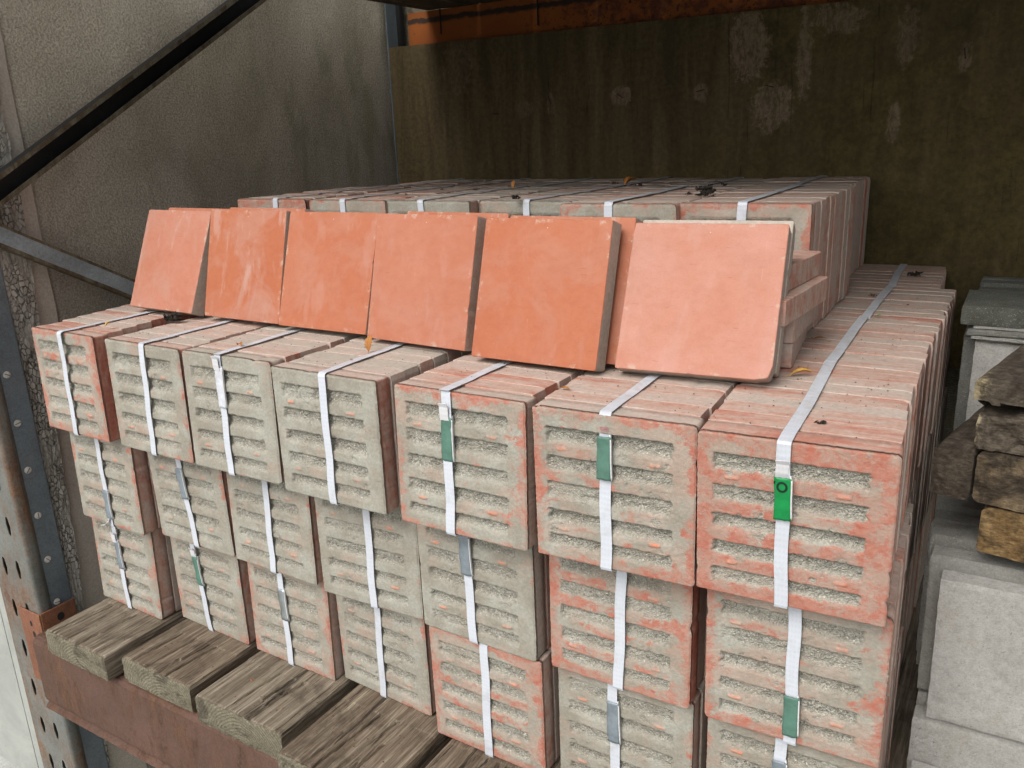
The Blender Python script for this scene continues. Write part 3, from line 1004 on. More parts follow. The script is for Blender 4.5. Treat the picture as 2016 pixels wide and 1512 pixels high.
RES = {1: 90, 2: 100, 3: 110, 4: 124, 5: 140, 6: 156, 7: 170}
D9 = 9 * STEP - .001
for (t, c), (x, y, a, ln, dz, dw) in FIT.items():
    z = [.9025, .6015, .301, 0.0015][t] + dz * .5
    res = 64 if t == 0 else int(RES[c] * (1 if t < 3 else .9))
    fm = grooved_paver(t * 10 + c, res, deep=(.65 if (t, c) in ((0, 1), (0, 2)) else 1.0) * (1.1 if t == 1 else .9))
    nt = 11 if t == 0 else 9
    sh = {(1, 1): -.0095, (1, 2): -.002}.get((t, c), 0)
    if (t, c) == (1, 7): y += .0
    bundle(x, y, z, a, ln, REDN[(t, c)], LAB[(t, c)], nt, fm, STRAPU[(t, c)], .0215 if c > 4 else .020, sh, CLIP.get((t, c)),
           seed=t * 100 + c, dw=dw, side={(1, 1): .9, (1, 2): .5, (1, 4): 1.0, (1, 5): .15, (2, 1): .75, (2, 2): .6, (2, 3): .6, (3, 1): .6, (2, 6): .8, (1, 7): .0}.get((t, c), .3))
    # bundles standing behind this one
    deep = []
    if t == 0:
        deep = [(1, y + 11 * STEP + .004)]
    elif t == 1:
        deep = [(b, .011 + b * .4625) for b in (1, 2, 3)]
    elif c == 7:
        deep = [(b, y + b * .465) for b in (1, 2, 3)]
    elif c == 6:
        deep = [(b, y + b * .475) for b in (1,)]
    for b, yy in deep:
        if c == 7 and t == 1: xx, aa = [0, -.021, -.027, -.070][b], [0, .016, .004, .050][b]
        elif c == 7: xx, aa = x + [0, -.030, -.034, -.075][b], [0, .01, -.004, .012][b]
        elif t == 0: xx, aa = x + (-.052 if c == 6 else -.03), .016
        else: xx, aa = x - .012 * b + random.uniform(-.006, .006), random.uniform(-.012, .012)
        tier = ['raised rear tier', 'top course', 'middle course', 'bottom course'][t]
        if c == 7 and t == 1:
            lab = ['', 'bundle right behind the one with the bright green clip, its top strap dusty',
                   'third bundle back in the right-hand column with a green leaf bit at its strap',
                   'rearmost bundle of the right-hand column, set in to the left by the mossy board'][b]
        elif c == 7:
            lab = '%s bundle back in the right-hand column, %s, facing the grey slabs' % (['', 'second', 'third', 'rearmost'][b], tier)
        elif t == 0:
            lab = 'rear half of the raised tier, %s bundle from left, against the mossy board' % ORD[c - 1]
        elif c == 6:
            lab = '%s bundle back in the sixth column from left, %s' % (['', 'second', 'third', 'rearmost'][b], tier)
        else:
            lab = '%s bundle back, %s column from left, below the %s' % (['', 'second', 'third', 'rearmost'][b], ORD[c - 1],
                                                                               'leaning tiles' if b == 1 else 'raised rear tier')
        bundle(xx, yy, z - (.010 if t == 0 else 0), aa, 0, REDN[(t, c)] * .8, lab, 11 if t == 0 else (9 if b < 3 else 8), None,
               ((([0, .130, .129, .170][b],) * 2) if c == 7 else (.15, .15)), .0215, 0, None, seed=t * 100 + c + b * 1000)


# ------------------------------------------------------------------ leaning tiles
def smooth_tile(seed, th=.045):
    rng = random.Random(seed)
    n = 60
    out = outline(n, seed * 2.1, r=.0028, rng=rng, chips=1, amp=.0004)
    if seed == 6:
        out = [((x - (.006 - abs(i - n) * .001) if abs(i - n) < 6 else x), (z + (.005 - abs(i - n) * .0008) if abs(i - n) < 6 else z)) for i, (x, z) in enumerate(out)]
    V, F, e = [], [], []
    m = len(out)
    rings = [(th, .003), (th - .002, .0006), (.010, 0), (.0016, .0001), (.0003, .0009), (.0, .0018)]
    for (y, ins) in rings:
        for (x, z) in out:
            k = 1 - ins / (W / 2)
            V.append((W / 2 + (x - W / 2) * k, y + .0004 * nz3(x, y, z, 60, seed), W / 2 + (z - W / 2) * k)); e.append(1.0)
    # concentric rings filling the face, so its edge wear can follow the rim
    for ins, ev in ((.010, .75), (.02, .35), (.04, 0), (.075, 0), (.11, 0), (.14, 0)):
        for (x, z) in out:
            k = 1 - ins / (W / 2)
            xx, zz = W / 2 + (x - W / 2) * k, W / 2 + (z - W / 2) * k
            V.append((xx, .0, zz)); e.append(ev)
    R = 12
    for r in range(R - 1):
        for i in range(m):
            a, b = r * m + i, r * m + (i + 1) % m
            F.append((a, a + m, b + m, b))
    F.append(tuple(range(m)))
    F.append(tuple((R - 1) * m + i for i in range(m))[::-1])
    mi = []
    for f in F:
        r = min(f) // m
        mi.append(0 if r >= 3 else 1)
    mi[-2] = 1
    return mesh('terracotta_tile', V, F, [M['terra'], M['edge']], mi, dict(edge=e))


TH = .045
LEAN = {1: (-1.872, .268, -.044, .395, .10, .9), 2: (-1.541, .273, -.010, .247, .12, 1.0), 3: (-1.229, .256, .002, .299, .22, .35),
        4: (-.914, .243, -.058, .250, .42, .25), 5: (-.575, .191, -.008, .287, .28, .2), 6: (-.243, .205, .101, .452, .95, .35)}
LLAB = {1: 'leftmost leaning terracotta tile, dusty pink-red, tipped far back',
        2: 'orange blotched leaning tile, second from left with pale smears',
        3: 'smooth orange leaning tile, third from left, overlapped edge to edge by its right neighbour',
        4: 'salmon leaning tile in the middle with a pale scratch arc',
        5: 'orange leaning tile with pale pits, left of the big pink one',
        6: 'large pale pink leaning tile at the right with a broken lower corner'}


def lean_tile(k, x, y, a, l, hue, mot, label, seed):
    o = link('leaning_tile', smooth_tile(seed), None, (x, y, .9035 + TH * sin(l)), (0, 0, 0))
    o.rotation_euler = (Matrix.Rotation(a, 3, 'Z') @ Matrix.Rotation(-l, 3, 'X')).to_euler()
    o['hue'], o['mottle'], o['red'] = float(hue), float(mot), .4
    tag(o, label, 'tile', 'terracotta tiles leaning in a row')
    return o


for k, (x, y, a, l, hue, mot) in LEAN.items():
    lean_tile(k, x, y, a, l, {1: .62, 2: .08, 3: .15, 4: .38, 5: .12}.get(k, hue), mot, LLAB[k], k)
# second tiles standing behind the leaning ones
for (k, dx, dy, ddl, dz, seed, lab) in [(1, .03, .056, -.03, .0, 21, 'tile tucked behind the leftmost leaning tile, only its top rim showing'),
                                        (2, .012, .056, .0, .0, 22, 'tile behind the blotched orange leaning tile, top rim showing on both sides'),
                                        (4, .045, .056, .0, .0, 24, 'tile behind the middle salmon tile, its pale top rim showing'),
                                        (5, .022, .058, .015, .0, 25, 'second tile behind the pitted orange one, sticking out at its right'),
                                        (6, -.004, .052, -.012, .0, 26, 'grey-rimmed tile behind the large pale pink one')]:
    x, y, a, l, hue, mot = LEAN[k]
    o = lean_tile(k, x + dx, y + dy, a, l + ddl, .3, .5, lab, seed)
    if seed == 26:
        o.data.materials[0] = M['edge']; o['red'] = .05

# flat pile of four tiles behind the pink one, and its twin on the left
def flat_tile(x, y, z, rz, seed, label, tilt=0.0):
    me = PLAIN[seed % 10].copy()
    me.transform(Matrix.Translation((-W, -W, 0)) @ Matrix.Rotation(0, 4, 'Z') @ Matrix.Translation((0, W, 0)) @ Matrix.Rotation(pi / 2, 4, 'X'))
    o = link('flat_paver', me, None, (x, y, z), (tilt, 0, rz))
    o['red'] = .35 + .1 * (seed % 4)
    tag(o, label, 'paver', 'loose pavers lying flat in a pile')


def place_flat():
    # local box after transform: x -W..0, y 0..W, z 0..T (rotated so that the thickness is vertical)
    for i, (x, y, rz, lab) in enumerate([(.052, .400, .12, 'bottom loose paver of the flat pile behind the pink tile'),
                                         (.054, .395, .05, 'second loose paver from the bottom, chipped red corner, in the flat pile'),
                                         (.054, .318, -.055, 'reddish third paver of the flat pile, turned out to the right'),
                                         (.030, .335, -.07, 'topmost grey paver of the flat pile behind the pink tile')]):
        flat_tile(x, y, .9045 + i * .0505, rz, 3 + i, lab)


def fix_flat_mesh():
    pass


# flat pavers: build directly as boxes with thickness up
def flat_mesh(seed):
    src = PLAIN[seed % 10]
    V = [(v.co.x - W, v.co.z, T - v.co.y) for v in src.vertices]
    F = [tuple(p.vertices) for p in src.polygons]
    return mesh('flat_paver', V, F, M['edge'])


def flat_tile(x, y, z, rz, seed, label, tilt=0.0):
    o = link('flat_paver', flat_mesh(seed), None, (x, y, z), (tilt, 0, rz))
    o['red'] = [.5, .75, .8, .15][seed % 4]
    tag(o, label, 'paver', 'loose pavers lying flat in a pile')


place_flat()
flat_tile(-.285, .50, .9045, .05, 11, 'loose paver on its flat seen in the gap left of the pink tile')
flat_tile(-.290, .505, .955, -.04, 8, 'upper loose paver in the gap left of the pink tile')


# ------------------------------------------------------------------ sleepers under the pavers
def sleeper(x0, x1, y0, y1, zt, h, seed, mat, label):
    xs = [x0, x0 + .004, x0 + .010] + lin(x0 + .018, x1 - .018, 80) + [x1 - .010, x1 - .004, x1]
    ys = [y0, y0 + .003, y0 + .008] + lin(y0 + .014, y0 + .26, 44) + [y0 + .4, y0 + .8, y0 + 1.4, y1]
    zs = [zt - h, zt - h + .006] + lin(zt - h + .014, zt - .012, 7) + [zt - .004, zt]
    cx = (x0 + x1) / 2
    cracks = [(cx + random.Random(seed + i).uniform(-.12, .12), random.Random(seed * 2 + i).uniform(.05, .35), random.Random(seed * 3 + i).uniform(.006, .014)) for i in range(6)]

    def f(x, y, z):
        ex = min(x - x0, x1 - x); ez = min(z - (zt - h), zt - z); ey = y - y0
        px, py, pz = x, y, z
        r = .007
        if ex < r and ez < r:
            k = 1 - .45 * (1 - max(ex, ez) / r)
            px += (.0028 if x < cx else -.0028) * (1 - ex / r); pz += (-.0028 if z > zt - h / 2 else .0028) * (1 - ez / r)
        if ey < r and ez < r: py += .0025 * (1 - ey / r); pz += (-.002 if z > zt - h / 2 else .002) * (1 - ez / r)
        if ez < .001 and z > zt - h / 2 and y < .5:
            if y < .06:
                pz += .0016 * nz3(x, y * .12, 0, 60, seed) + .0010 * nz3(x, y * .1, 0, 160, seed) - .001
                for (cxx, ln_, dp) in cracks:
                    wob = .004 * nz3(0, y, 0, 20, seed + cxx)
                    if y - y0 < ln_: pz -= dp * max(0, 1 - abs(x - cxx - wob - (y - y0) * .1) / .0045)
        if y == y0: py += .0022 * fbm(x, 0, z, 30, seed, 3)
        if x == x1 or x == x0: px += .0022 * nz3(0, y * .15, z, 110, seed) * (1 if ez > .004 else .3)
        return (px, py, pz)
    V, F = box_grid(xs, ys, zs, f)
    V = [(a - x0, b - y0, c - zt) for a, b, c in V]
    o = link('timber_sleeper', mesh('timber_sleeper', V, F, M[mat]), None, (x0, y0, zt))
    tag(o, label, 'timber sleeper', 'timber sleepers decking the rack')
    return o


SL = [(-1.968, -1.672, -.130, .085, 'plank', 'leftmost timber sleeper with growth rings on its end, beside the rusty bracket'),
      (-1.632, -1.340, -.103, .086, 'plank2', 'second timber sleeper from left with a long split'),
      (-1.300, -.983, -.117, .088, 'plank', 'third sleeper from left, widest smooth top with brick chips'),
      (-.948, -.645, -.163, .088, 'plank2', 'fourth sleeper from left, cracked dark brown top'),
      (-.612, -.318, -.040, .088, 'plank2', 'fifth sleeper from left, only a corner showing by the lower edge'),
      (-.285, .02, -.08, .088, 'plank2', 'sixth sleeper from left, below the picture'),
      (.05, .34, -.06, .088, 'plank', 'seventh sleeper from left, under the right-hand column'),
      (.37, .67, -.10, .088, 'plank2', 'sleeper under the grey concrete slabs')]
for i, (a, b, y0, h, m, lab) in enumerate(SL):
    sleeper(a, b, y0, 1.9, 0.0 if i != 0 else -.001, h, 31 + i, m, lab)

# ------------------------------------------------------------------ rack
rack = empty('storage_rack', (-2.13, -.06, -1.15))
tag(rack, 'rusty steel pallet rack with blue-grey upright, brown front beam and orange rear beam', 'rack')
RO = Vector((-2.13, -.06, -1.15))


def rpart(name, V, F, mat, parent=rack, smooth=False, mi=None):
    """part given in world coordinates, its origin at the rack's foot"""
    V = [tuple(Vector(v) - RO) for v in V]
    o = link(name, mesh(name, V, F, mat, mi, None, smooth), parent)
    return o


def slotted_strip(z0, z1, x0, x1, y, pitch=.1525, first=.0310):
    """front face of the upright: sheet with two staggered columns of keyhole slots, real holes"""
    V, F = [], []
    xm = (x0 + x1) / 2
    cols = [(x0, xm, 0.0), (xm, x1, .04)]
    for (a, b, sh) in cols:
        z = z0
        n = 0
        zc = z0 + first + sh * pitch
        cells = []
        while zc + pitch / 2 < z1:
            cells.append(zc); zc += pitch
        lo = z0
        for zc in cells:
            l, h = zc - pitch / 2, zc + pitch / 2
            if l > lo + 1e-6:
                b0 = len(V); V += [(a, y, lo), (b, y, lo), (b, y, l), (a, y, l)]; F.append((b0, b0 + 1, b0 + 2, b0 + 3))
            c = -2.268 if sh == 0 else -2.188
            ow = [(a, l), ((a + b) / 2, l), (b, l), (b, zc), (b, h), ((a + b) / 2, h), (a, h), (a, zc)]
            k = .0115
            iw = [(c - k * .45, zc - .031), (c, zc - .034), (c + k * .5, zc - .029), (c + k, zc - .002), (c + k * .6, zc + .027), (c, zc + .034), (c - k * .6, zc + .029), (c - k, zc + .002)]
            b0 = len(V)
            V += [(px, y, pz) for px, pz in ow] + [(px, y, pz) for px, pz in iw]
            for i in range(8):
                j = (i + 1) % 8
                F.append((b0 + i, b0 + j, b0 + 8 + j, b0 + 8 + i))
            lo = h
        b0 = len(V); V += [(a, y, lo), (b, y, lo), (b, y, z1), (a, y, z1)]; F.append((b0, b0 + 1, b0 + 2, b0 + 3))
    return V, F


def extrude_profile(prof, z0, z1, nz_=24):
    V, F = [], []
    zs = lin(z0, z1, nz_)
    for z in zs:
        for (x, y) in prof: V.append((x, y, z))
    n = len(prof)
    for k in range(nz_):
        for i in range(n - 1):
            a = k * n + i
            F.append((a, a + 1, a + 1 + n, a + n))
    return V, F


XS = -2.12      # side face of the upright towards the stack


def upright(xs, yf, sgn, z0, z1, mat_front, mat_side, slots=True):
    """C-section: slotted front, rounded corner, stepped-in bolted flange"""
    xl = xs - (.215 if slots else .098)
    if slots:
        V, F = slotted_strip(z0, z1, xl, xs - .010, yf)
    else:
        V, F = [(xl, yf, z0), (xs - .010, yf, z0), (xs - .010, yf, z1), (xl, yf, z1)], [(0, 1, 2, 3)]
    o1 = rpart('upright', V, F, M[mat_front])
    s = o1.modifiers.new('t', 'SOLIDIFY'); s.thickness = .0025; s.offset = 0
    prof = [(xs - .010, yf), (xs - .006, yf + sgn * .001), (xs - .002, yf + sgn * .004), (xs, yf + sgn * .010), (xs, yf + sgn * .028), (xs - .003, yf + sgn * .034), (xs - .010, yf + sgn * .041), (xs - .012, yf + sgn * .046)]
    V, F = extrude_profile(prof, z0, z1)
    o2 = rpart('corner_fold', V, F, M[mat_front], o1, True)
    o2.parent = o1
    s = o2.modifiers.new('t', 'SOLIDIFY'); s.thickness = .0025; s.offset = 0
    prof = [(xs - .012, yf + sgn * .046), (xs - .012, yf + sgn * .112), (xs - .0125, yf + sgn * .114), (xs - .016, yf + sgn * .116)]
    V, F = extrude_profile(prof, z0, z1)
    o3 = rpart('bolted_flange', V, F, M[mat_side], o1)
    s = o3.modifiers.new('t', 'SOLIDIFY'); s.thickness = .003; s.offset = 0
    # left return of the section
    V, F = extrude_profile([(xl, yf), (xl - .001, yf + sgn * .02), (xl - .001, yf + sgn * .1)], z0, z1)
    o4 = rpart('far_side', V, F, M[mat_front], o1)
    s = o4.modifiers.new('t', 'SOLIDIFY'); s.thickness = .0025; s.offset = 0
    return o1, o3


YF = -.062
up, flange = upright(XS, YF, 1, -1.148, 2.1, 'rustblue', 'blue')
for i, z in enumerate([.744 - k * .1535 + .0 for k in range(-3, 9)]):
    V, F = [], []
    n = 14
    # round head with a driver slot across it
    for (r, x) in ((.0108, 0), (.0108, .0024), (.0090, .0040), (.0001, .0048)):
        for k in range(n):
            a = 2 * pi * k / n
            V.append((XS - .0105 + x, YF + .064 + r * cos(a), z + r * sin(a)))
    for q in range(3):
        for k in range(n):
            a, b = q * n + k, q * n + (k + 1) % n
            F.append((a, b, b + n, a + n))
    b0 = len(V)
    ang = .5 + i * .7
    dy, dzz = cos(ang), sin(ang)
    for s1 in (-1, 1):
        for s2 in (-1, 1):
            for xx in (.0030, .0052):
                V.append((XS - .0105 + xx, YF + .064 + s1 * .0088 * dy - s2 * .0009 * dzz, z + s1 * .0088 * dzz + s2 * .0009 * dy))
    F += [(b0, b0 + 2, b0 + 6, b0 + 4), (b0 + 1, b0 + 5, b0 + 7, b0 + 3), (b0, b0 + 1, b0 + 3, b0 + 2), (b0 + 4, b0 + 6, b0 + 7, b0 + 5), (b0, b0 + 4, b0 + 5, b0 + 1), (b0 + 2, b0 + 3, b0 + 7, b0 + 6)]
    me_mi = [0] * (len(F) - 6) + [1] * 6
    V = [tuple(Vector(v) - RO) for v in V]
    link('bolt', mesh('bolt', V, F, [M['bolt'], M['brown']], me_mi), up)

# rear upright
rup, rfl = upright(-2.125, 2.035, -1, -1.148, 2.2, 'darkbrace', 'blue', slots=False)   # stands behind the left end of the board
# front beam with rounded top and rolled lower lip
BX0, BX1, BYF = -2.115, 1.2, -.072
prof = [(0, -.090), (-.044, -.092), (-.056, -.097), (-.062, -.110), (-.062, -.310), (-.059, -.323), (-.050, -.330), (-.062, -.338), (-.067, -.347), (-.061, -.356), (-.040, -.358), (0, -.358), (.012, -.35), (.012, -.095)]
V, F = [], []
xs = lin(BX0, BX1, 60)
for x in xs:
    for (dy, z) in prof: V.append((x, BYF + .03 + dy + .0008 * nz3(x, dy, z, 14), z + .0006 * nz3(x, dy, z, 20, 3)))
n = len(prof)
for k in range(len(xs) - 1):
    for i in range(n):
        a, b = k * n + i, k * n + (i + 1) % n
        F.append((a, a + n, b + n, b))
F.append(tuple(range(n))); F.append(tuple((len(xs) - 1) * n + i for i in range(n))[::-1])
beam = rpart('front_beam', V, F, M['brown'], smooth=False)
# connector bracket: L of plate hooking round the upright
V, F = [], []


def plate_x(x, y0, y1, z0, z1, t=.005):      # plate facing +x
    b = len(V)
    for xx in (x, x + t):
        V.extend([(xx, y0, z0), (xx, y1, z0), (xx, y1, z1), (xx, y0, z1)])
    F.extend([(b, b + 3, b + 2, b + 1), (b + 4, b + 5, b + 6, b + 7), (b, b + 1, b + 5, b + 4), (b + 1, b + 2, b + 6, b + 5), (b + 2, b + 3, b + 7, b + 6), (b + 3, b, b + 4, b + 7)])


def plate_y(y, x0, x1, z0, z1, t=.005):
    b = len(V)
    for yy in (y, y - t):
        V.extend([(x0, yy, z0), (x1, yy, z0), (x1, yy, z1), (x0, yy, z1)])
    F.extend([(b, b + 1, b + 2, b + 3), (b + 4, b + 7, b + 6, b + 5), (b, b + 4, b + 5, b + 1), (b + 1, b + 5, b + 6, b + 2), (b + 2, b + 6, b + 7, b + 3), (b + 3, b + 7, b + 4, b)])


plate_y(YF - .003, XS - .112, XS + .006, -.300, -.030)
plate_x(XS + .002, YF - .003, YF + .112, -.340, -.030)
br = rpart('beam_connector', V, F, M['bracket'], beam)
bv = br.modifiers.new('b', 'BEVEL'); bv.width = .003; bv.segments = 2; bv.limit_method = 'ANGLE'
for (yy, z, r) in [(YF + .058, -.068, .012)]:
    V, F = [], []
    for k in range(12):
        a = 2 * pi * k / 12
        V.append((XS + .0078, yy + r * cos(a), z + r * 1.15 * sin(a)))
    F.append(tuple(range(12)))
    h_ = rpart('bolt_hole', V, F, M['black'], beam)
for (xx, z, r) in [(XS - .050, -.075, .008), (XS - .045, -.115, .010), (XS - .040, -.165, .005), (XS - .034, -.205, .008), (XS - .030, -.245, .008)]:
    V, F = [], []
    for k in range(12):
        a = 2 * pi * k / 12
        V.append((xx + r * .8 * cos(a), YF - .0088, z + r * 1.3 * sin(a)))
    F.append(tuple(range(12))[::-1])
    rpart('bolt_hole', V, F, M['black'], beam)


LIPS = (0, 4)


def brace(p0, p1, mat, hgt=.052, dep=.035, lip=.010, seed=0):
    """C-channel brace with an open side facing the stack and worn, wavy lips"""
    p0, p1 = Vector(p0), Vector(p1)
    d = (p1 - p0); L = d.length; d.normalize()
    xax = Vector((1, 0, 0))
    upv = (xax.cross(d)).normalized()
    if upv.z < 0: upv = -upv
    prof = [(0, hgt / 2 - lip), (0, hgt / 2), (-dep, hgt / 2), (-dep, -hgt / 2), (0, -hgt / 2), (0, -hgt / 2 + lip)]
    V, F = [], []
    n_ = 60
    for k in range(n_ + 1):
        c = p0 + d * (L * k / n_)
        for i, (a, b) in enumerate(prof):
            j = .0007 * nz3(k * .9, i, seed, 1.3) if i in (0, 5, 1, 4) else 0
            V.append(tuple(c + xax * (a + j * .6) + upv * (b + j)))
    m = len(prof)
    for k in range(n_):
        for i in range(m - 1):
            F.append((k * m + i, k * m + i + 1, k * m + m + i + 1, k * m + m + i))
    o = rpart('diagonal_brace', V, F, M[mat])
    o.data.materials.append(M['lip'])
    for p in o.data.polygons:
        if p.index % (m - 1) in LIPS: p.material_index = 1
    s = o.modifiers.new('t', 'SOLIDIFY'); s.thickness = .003; s.offset = 0
    return o


def brace_closed(p0, p1, mat, hgt=.05, dep=.03, seed=0):
    p0, p1 = Vector(p0), Vector(p1)
    d = (p1 - p0); L = d.length; d.normalize()
    xax = Vector((1, 0, 0)); upv = (xax.cross(d)).normalized()
    if upv.z < 0: upv = -upv
    prof = [(-dep, hgt / 2), (.002, hgt / 2), (0, hgt / 2 - .007), (0, -hgt / 2 + .009), (.002, -hgt / 2), (-dep, -hgt / 2)]
    V, F = [], []
    n_ = 60
    for k in range(n_ + 1):
        c = p0 + d * (L * k / n_)
        for i, (a, b) in enumerate(prof):
            V.append(tuple(c + xax * a + upv * (b + (.0010 if i in (1, 2, 3, 4) else .0005) * nz3(k * .7, i, seed, 1.1))))
    m = len(prof)
    for k in range(n_):
        for i in range(m - 1):
            F.append((k * m + i, k * m + i + 1, k * m + m + i + 1, k * m + m + i))
    o = rpart('diagonal_brace', V, F, M[mat])
    o.data.materials.append(M['lip'])
    for p in o.data.polygons:
        if p.index % (m - 1) in LIPS: p.material_index = 1
    s = o.modifiers.new('t', 'SOLIDIFY'); s.thickness = .003; s.offset = 0
    return o


brace((-2.075, -.04, 1.213), (-2.075, 1.72, 2.255), 'darkbrace', .068, .034, .012, 3)
LIPS = (0, 1, 3, 4)
brace_closed((-2.075, -.04, 1.200), (-2.075, 1.75, .165), 'brace', .060, .03, 5)

# orange beam at the back
V, F = box_grid(lin(-2.02, 1.4, 40), [1.925, 1.965], [1.74, 1.76, 1.80, 1.86, 1.885, 1.90], lambda x, y, z: (x, y + .001 * nz3(x, y, z, 12), z))
rear = rpart('rear_beam', V, F, M['orange'])
for xx, zt in ((-1.84, 1.80), (-1.36, 1.79), (-.96, 1.83)):
    V, F = tube([(xx, 1.919, 1.90), (xx + .002, 1.917, 1.85), (xx, 1.919, zt)], [.003, .0026, .0034], 7)
    rpart('rust_spike', V, F, M['black'], rear)

# overhead deck of boards on the rack
for i in range(14):
    x0 = -1.915 + i * .272
    V, F = box_grid(lin(0, .266, 4), [0, .01, .3, .6, 1.0, 1.4, 1.79, 1.80], [0, .004, .046, .05], lambda x, y, z: (x, y + .003 * nz3(x, y, z, 9, i), z + .002 * nz3(x, y, z, 7, i)))
    o = link('shelf_board', mesh('shelf_board', V, F, M['deck']), None, (x0, .14 + (i % 3) * .012, 1.903))
    tag(o, 'dark board of the shelf above, corner just showing at the top edge' if i == 0 else '%s dark board of the shelf above, counted from the left' %
        ['', 'second', 'third', 'fourth', 'fifth', 'sixth', 'seventh', 'eighth', 'ninth', 'tenth', 'eleventh', 'twelfth', 'thirteenth', 'fourteenth'][i], 'shelf board', 'boards of the shelf overhead')

# ------------------------------------------------------------------ walls
wall = empty('concrete_wall', (-2.17, 0, -1.15))
tag(wall, 'brown-grey roughcast concrete wall panel with green algae on the left of the bay', 'wall')
# textured field
V, F = box_grid([-.10, 0], lin(.207, 2.02, 60), lin(0, 3.6, 66), lambda x, y, z: (x + (.0025 * fbm(0, y, z, 7, 1, 3) if x == 0 else 0), y, z))
me = mesh('rough_panel', V, F, M['wall'], smooth=True)
link('rough_panel', me, wall)
V, F = box_grid([-.10, .006, .010], [.06, .12] + lin(.14, .194, 4) + [.203, .208], lin(0, 3.6, 56), lambda x, y, z: (x - (.004 if y > .205 and x > .007 else 0) + .0015 * nz3(0, y, z, 6), y + (.004 * nz3(0, y, z, 9) if y > .2 else 0), z))
link('smooth_rim', mesh('smooth_rim', V, F, M['rim']), wall)

# grey peeling timber post in front of the wall
V, F = box_grid(lin(-2.26, -2.142, 8), lin(.048, .128, 22), lin(-1.15, 2.6, 250),
                lambda x, y, z: (x + (.0045 * nz3(x, y, z * .45, 60, 4) + .002 * nz3(x, y, z * .5, 150, 4) if x > -2.15 else 0), y + (y - .048) / .08 * (-.034 + .045 * min(1.35, z + .1)) + (.004 * fbm(0, 0, z, 16, 5, 3) if y > .125 else 0), z))
V = [(a + 2.2, b - .09, c + 1.15) for a, b, c in V]
post = link('timber_post', mesh('timber_post', V, F, M['post']), None, (-2.2, .09, -1.15))
tag(post, 'grey timber post with flaking alligatored paint between rack upright and wall', 'post')

# plywood board at the back
V, F = box_grid(lin(-.02, 3.7, 60), [0, .018], lin(-1.2, 0, 20), lambda x, y, z: (x + .004 * nz3(0, y, z, 8) * (x < .0), y + .004 * nz3(x, 0, z, 1.6) , z + (.0025 * nz3(x, 0, 0, 12) if z > -.001 else 0)))
V = [(a - 2.085 + .0 * c, b + 1.885 + .0 * c, c + 1.765 - (a * .008)) for a, b, c in V]
ply = link('plywood_board', mesh('plywood_board', V, F, M['ply']), None)
ply.location = (0, 0, 0)
tag(ply, 'dark mossy plywood board with pale scars closing the back of the bay', 'board')
# staples and nails left in the board
for (x, z, a) in [(-.98, 1.50, .6), (-.66, 1.50, -.2), (-.41, 1.50, .25), (.19, 1.56, 1.4), (-1.29, 1.50, 1.3), (-1.55, 1.46, .1)]:
    dx, dz = .016 * cos(a), -.016 * sin(a)
    V, F = tube([(x - dx, 1.874, z - dz), (x, 1.871, z), (x + dx, 1.874, z + dz)], .0016, 6)
    o = link('staple', mesh('staple', V, F, M['black']), ply)

# dark sheet added behind everything so no daylight leaks from the back
V, F = box_grid([-2.35, 3.0], [2.06, 2.10], [-1.15, 2.4])
o = link('daylight_blocker', mesh('daylight_blocker', V, F, M['deck']), None)
tag(o, 'dark sheet added to block daylight behind the plywood at the top left corner', 'wall')

# ------------------------------------------------------------------ ground
V, F = box_grid([-60, -8, -4, 0, 4, 60], [-60, -10, -2, 0, 2, 60], [-.2, 0])
o = link('ground', mesh('ground', V, F, M['ground']), None, (0, 0, -1.15))
tag(o, kind='structure')
V, F = box_grid(lin(0, 3.4, 40), [0, .02], lin(0, 1.02, 8), lambda x, y, z: (x, y + .003 * nz3(x, y, z, 5), z))
o = link('under_beam_shade', mesh('under_beam_shade', V, F, M['deck']), None, (-2.09, .26, -1.15))  # added dark sheet standing in for the shade under the beam
tag(o, 'dark sheet added as shade below the brown beam, lower left', 'board')
# pale rendered wall left of the rack, with an upright joint
pw = empty('pale_wall', (-2.27, .16, -1.15))
tag(pw, 'pale grey-white rendered wall with a thin upright joint and rust specks, lower left corner', 'wall')
for (a, b) in ((-4.0, -.566), (-.560, 0)):
    V, F = box_grid(lin(a, b, 4), [-.03, -.028, .05], lin(0, 3.7, 6))
    link('rendered_panel', mesh('rendered_panel', V, F, M['pale']), pw)
V, F = box_grid([-.5645, -.5615], [-.027, .0], [0, 3.7])
link('joint_seal', mesh('joint_seal', V, F, M['rim']), pw)


# ------------------------------------------------------------------ grey slabs on the right
def slab(x, y, z, wx, t, h, tone, label, ry=0.0, flat=False, seed=0, mat='slab', rz=0.0):
    nxx, nzz = 30, 30
    if flat: nzz = 5

    def f(a, b, c):
        e = min(a, wx - a)
        e2 = min(c, h - c)
        ex = ez = 0
        r = .004
        if e < r and e2 < r: ex = (.0015 if a < wx / 2 else -.0015)
        if b <= 0: b += .0016 * fbm(a, 0, c, 55, seed, 3)
        dx = .0018 * nz3(0, b, c, 50, seed) if e < .001 else 0
        dz = .0016 * nz3(a, b, 0, 50, seed) if e2 < .001 else 0
        if b <= .002 and (e < .001 or e2 < .001): b += .003
        return (a + ex + dx, b, c + dz)
    V, F = box_grid(lin(0, wx, nxx), [0, .004, t - .004, t], lin(0, h, nzz), f)
    o = link('concrete_paver', mesh('concrete_paver', V, F, M[mat]), None, (x, y, z), (0, ry, rz))
    o['tone'] = float(tone)
    tag(o, label, 'concrete paver', 'grey concrete slabs stacked at the right')
    return o


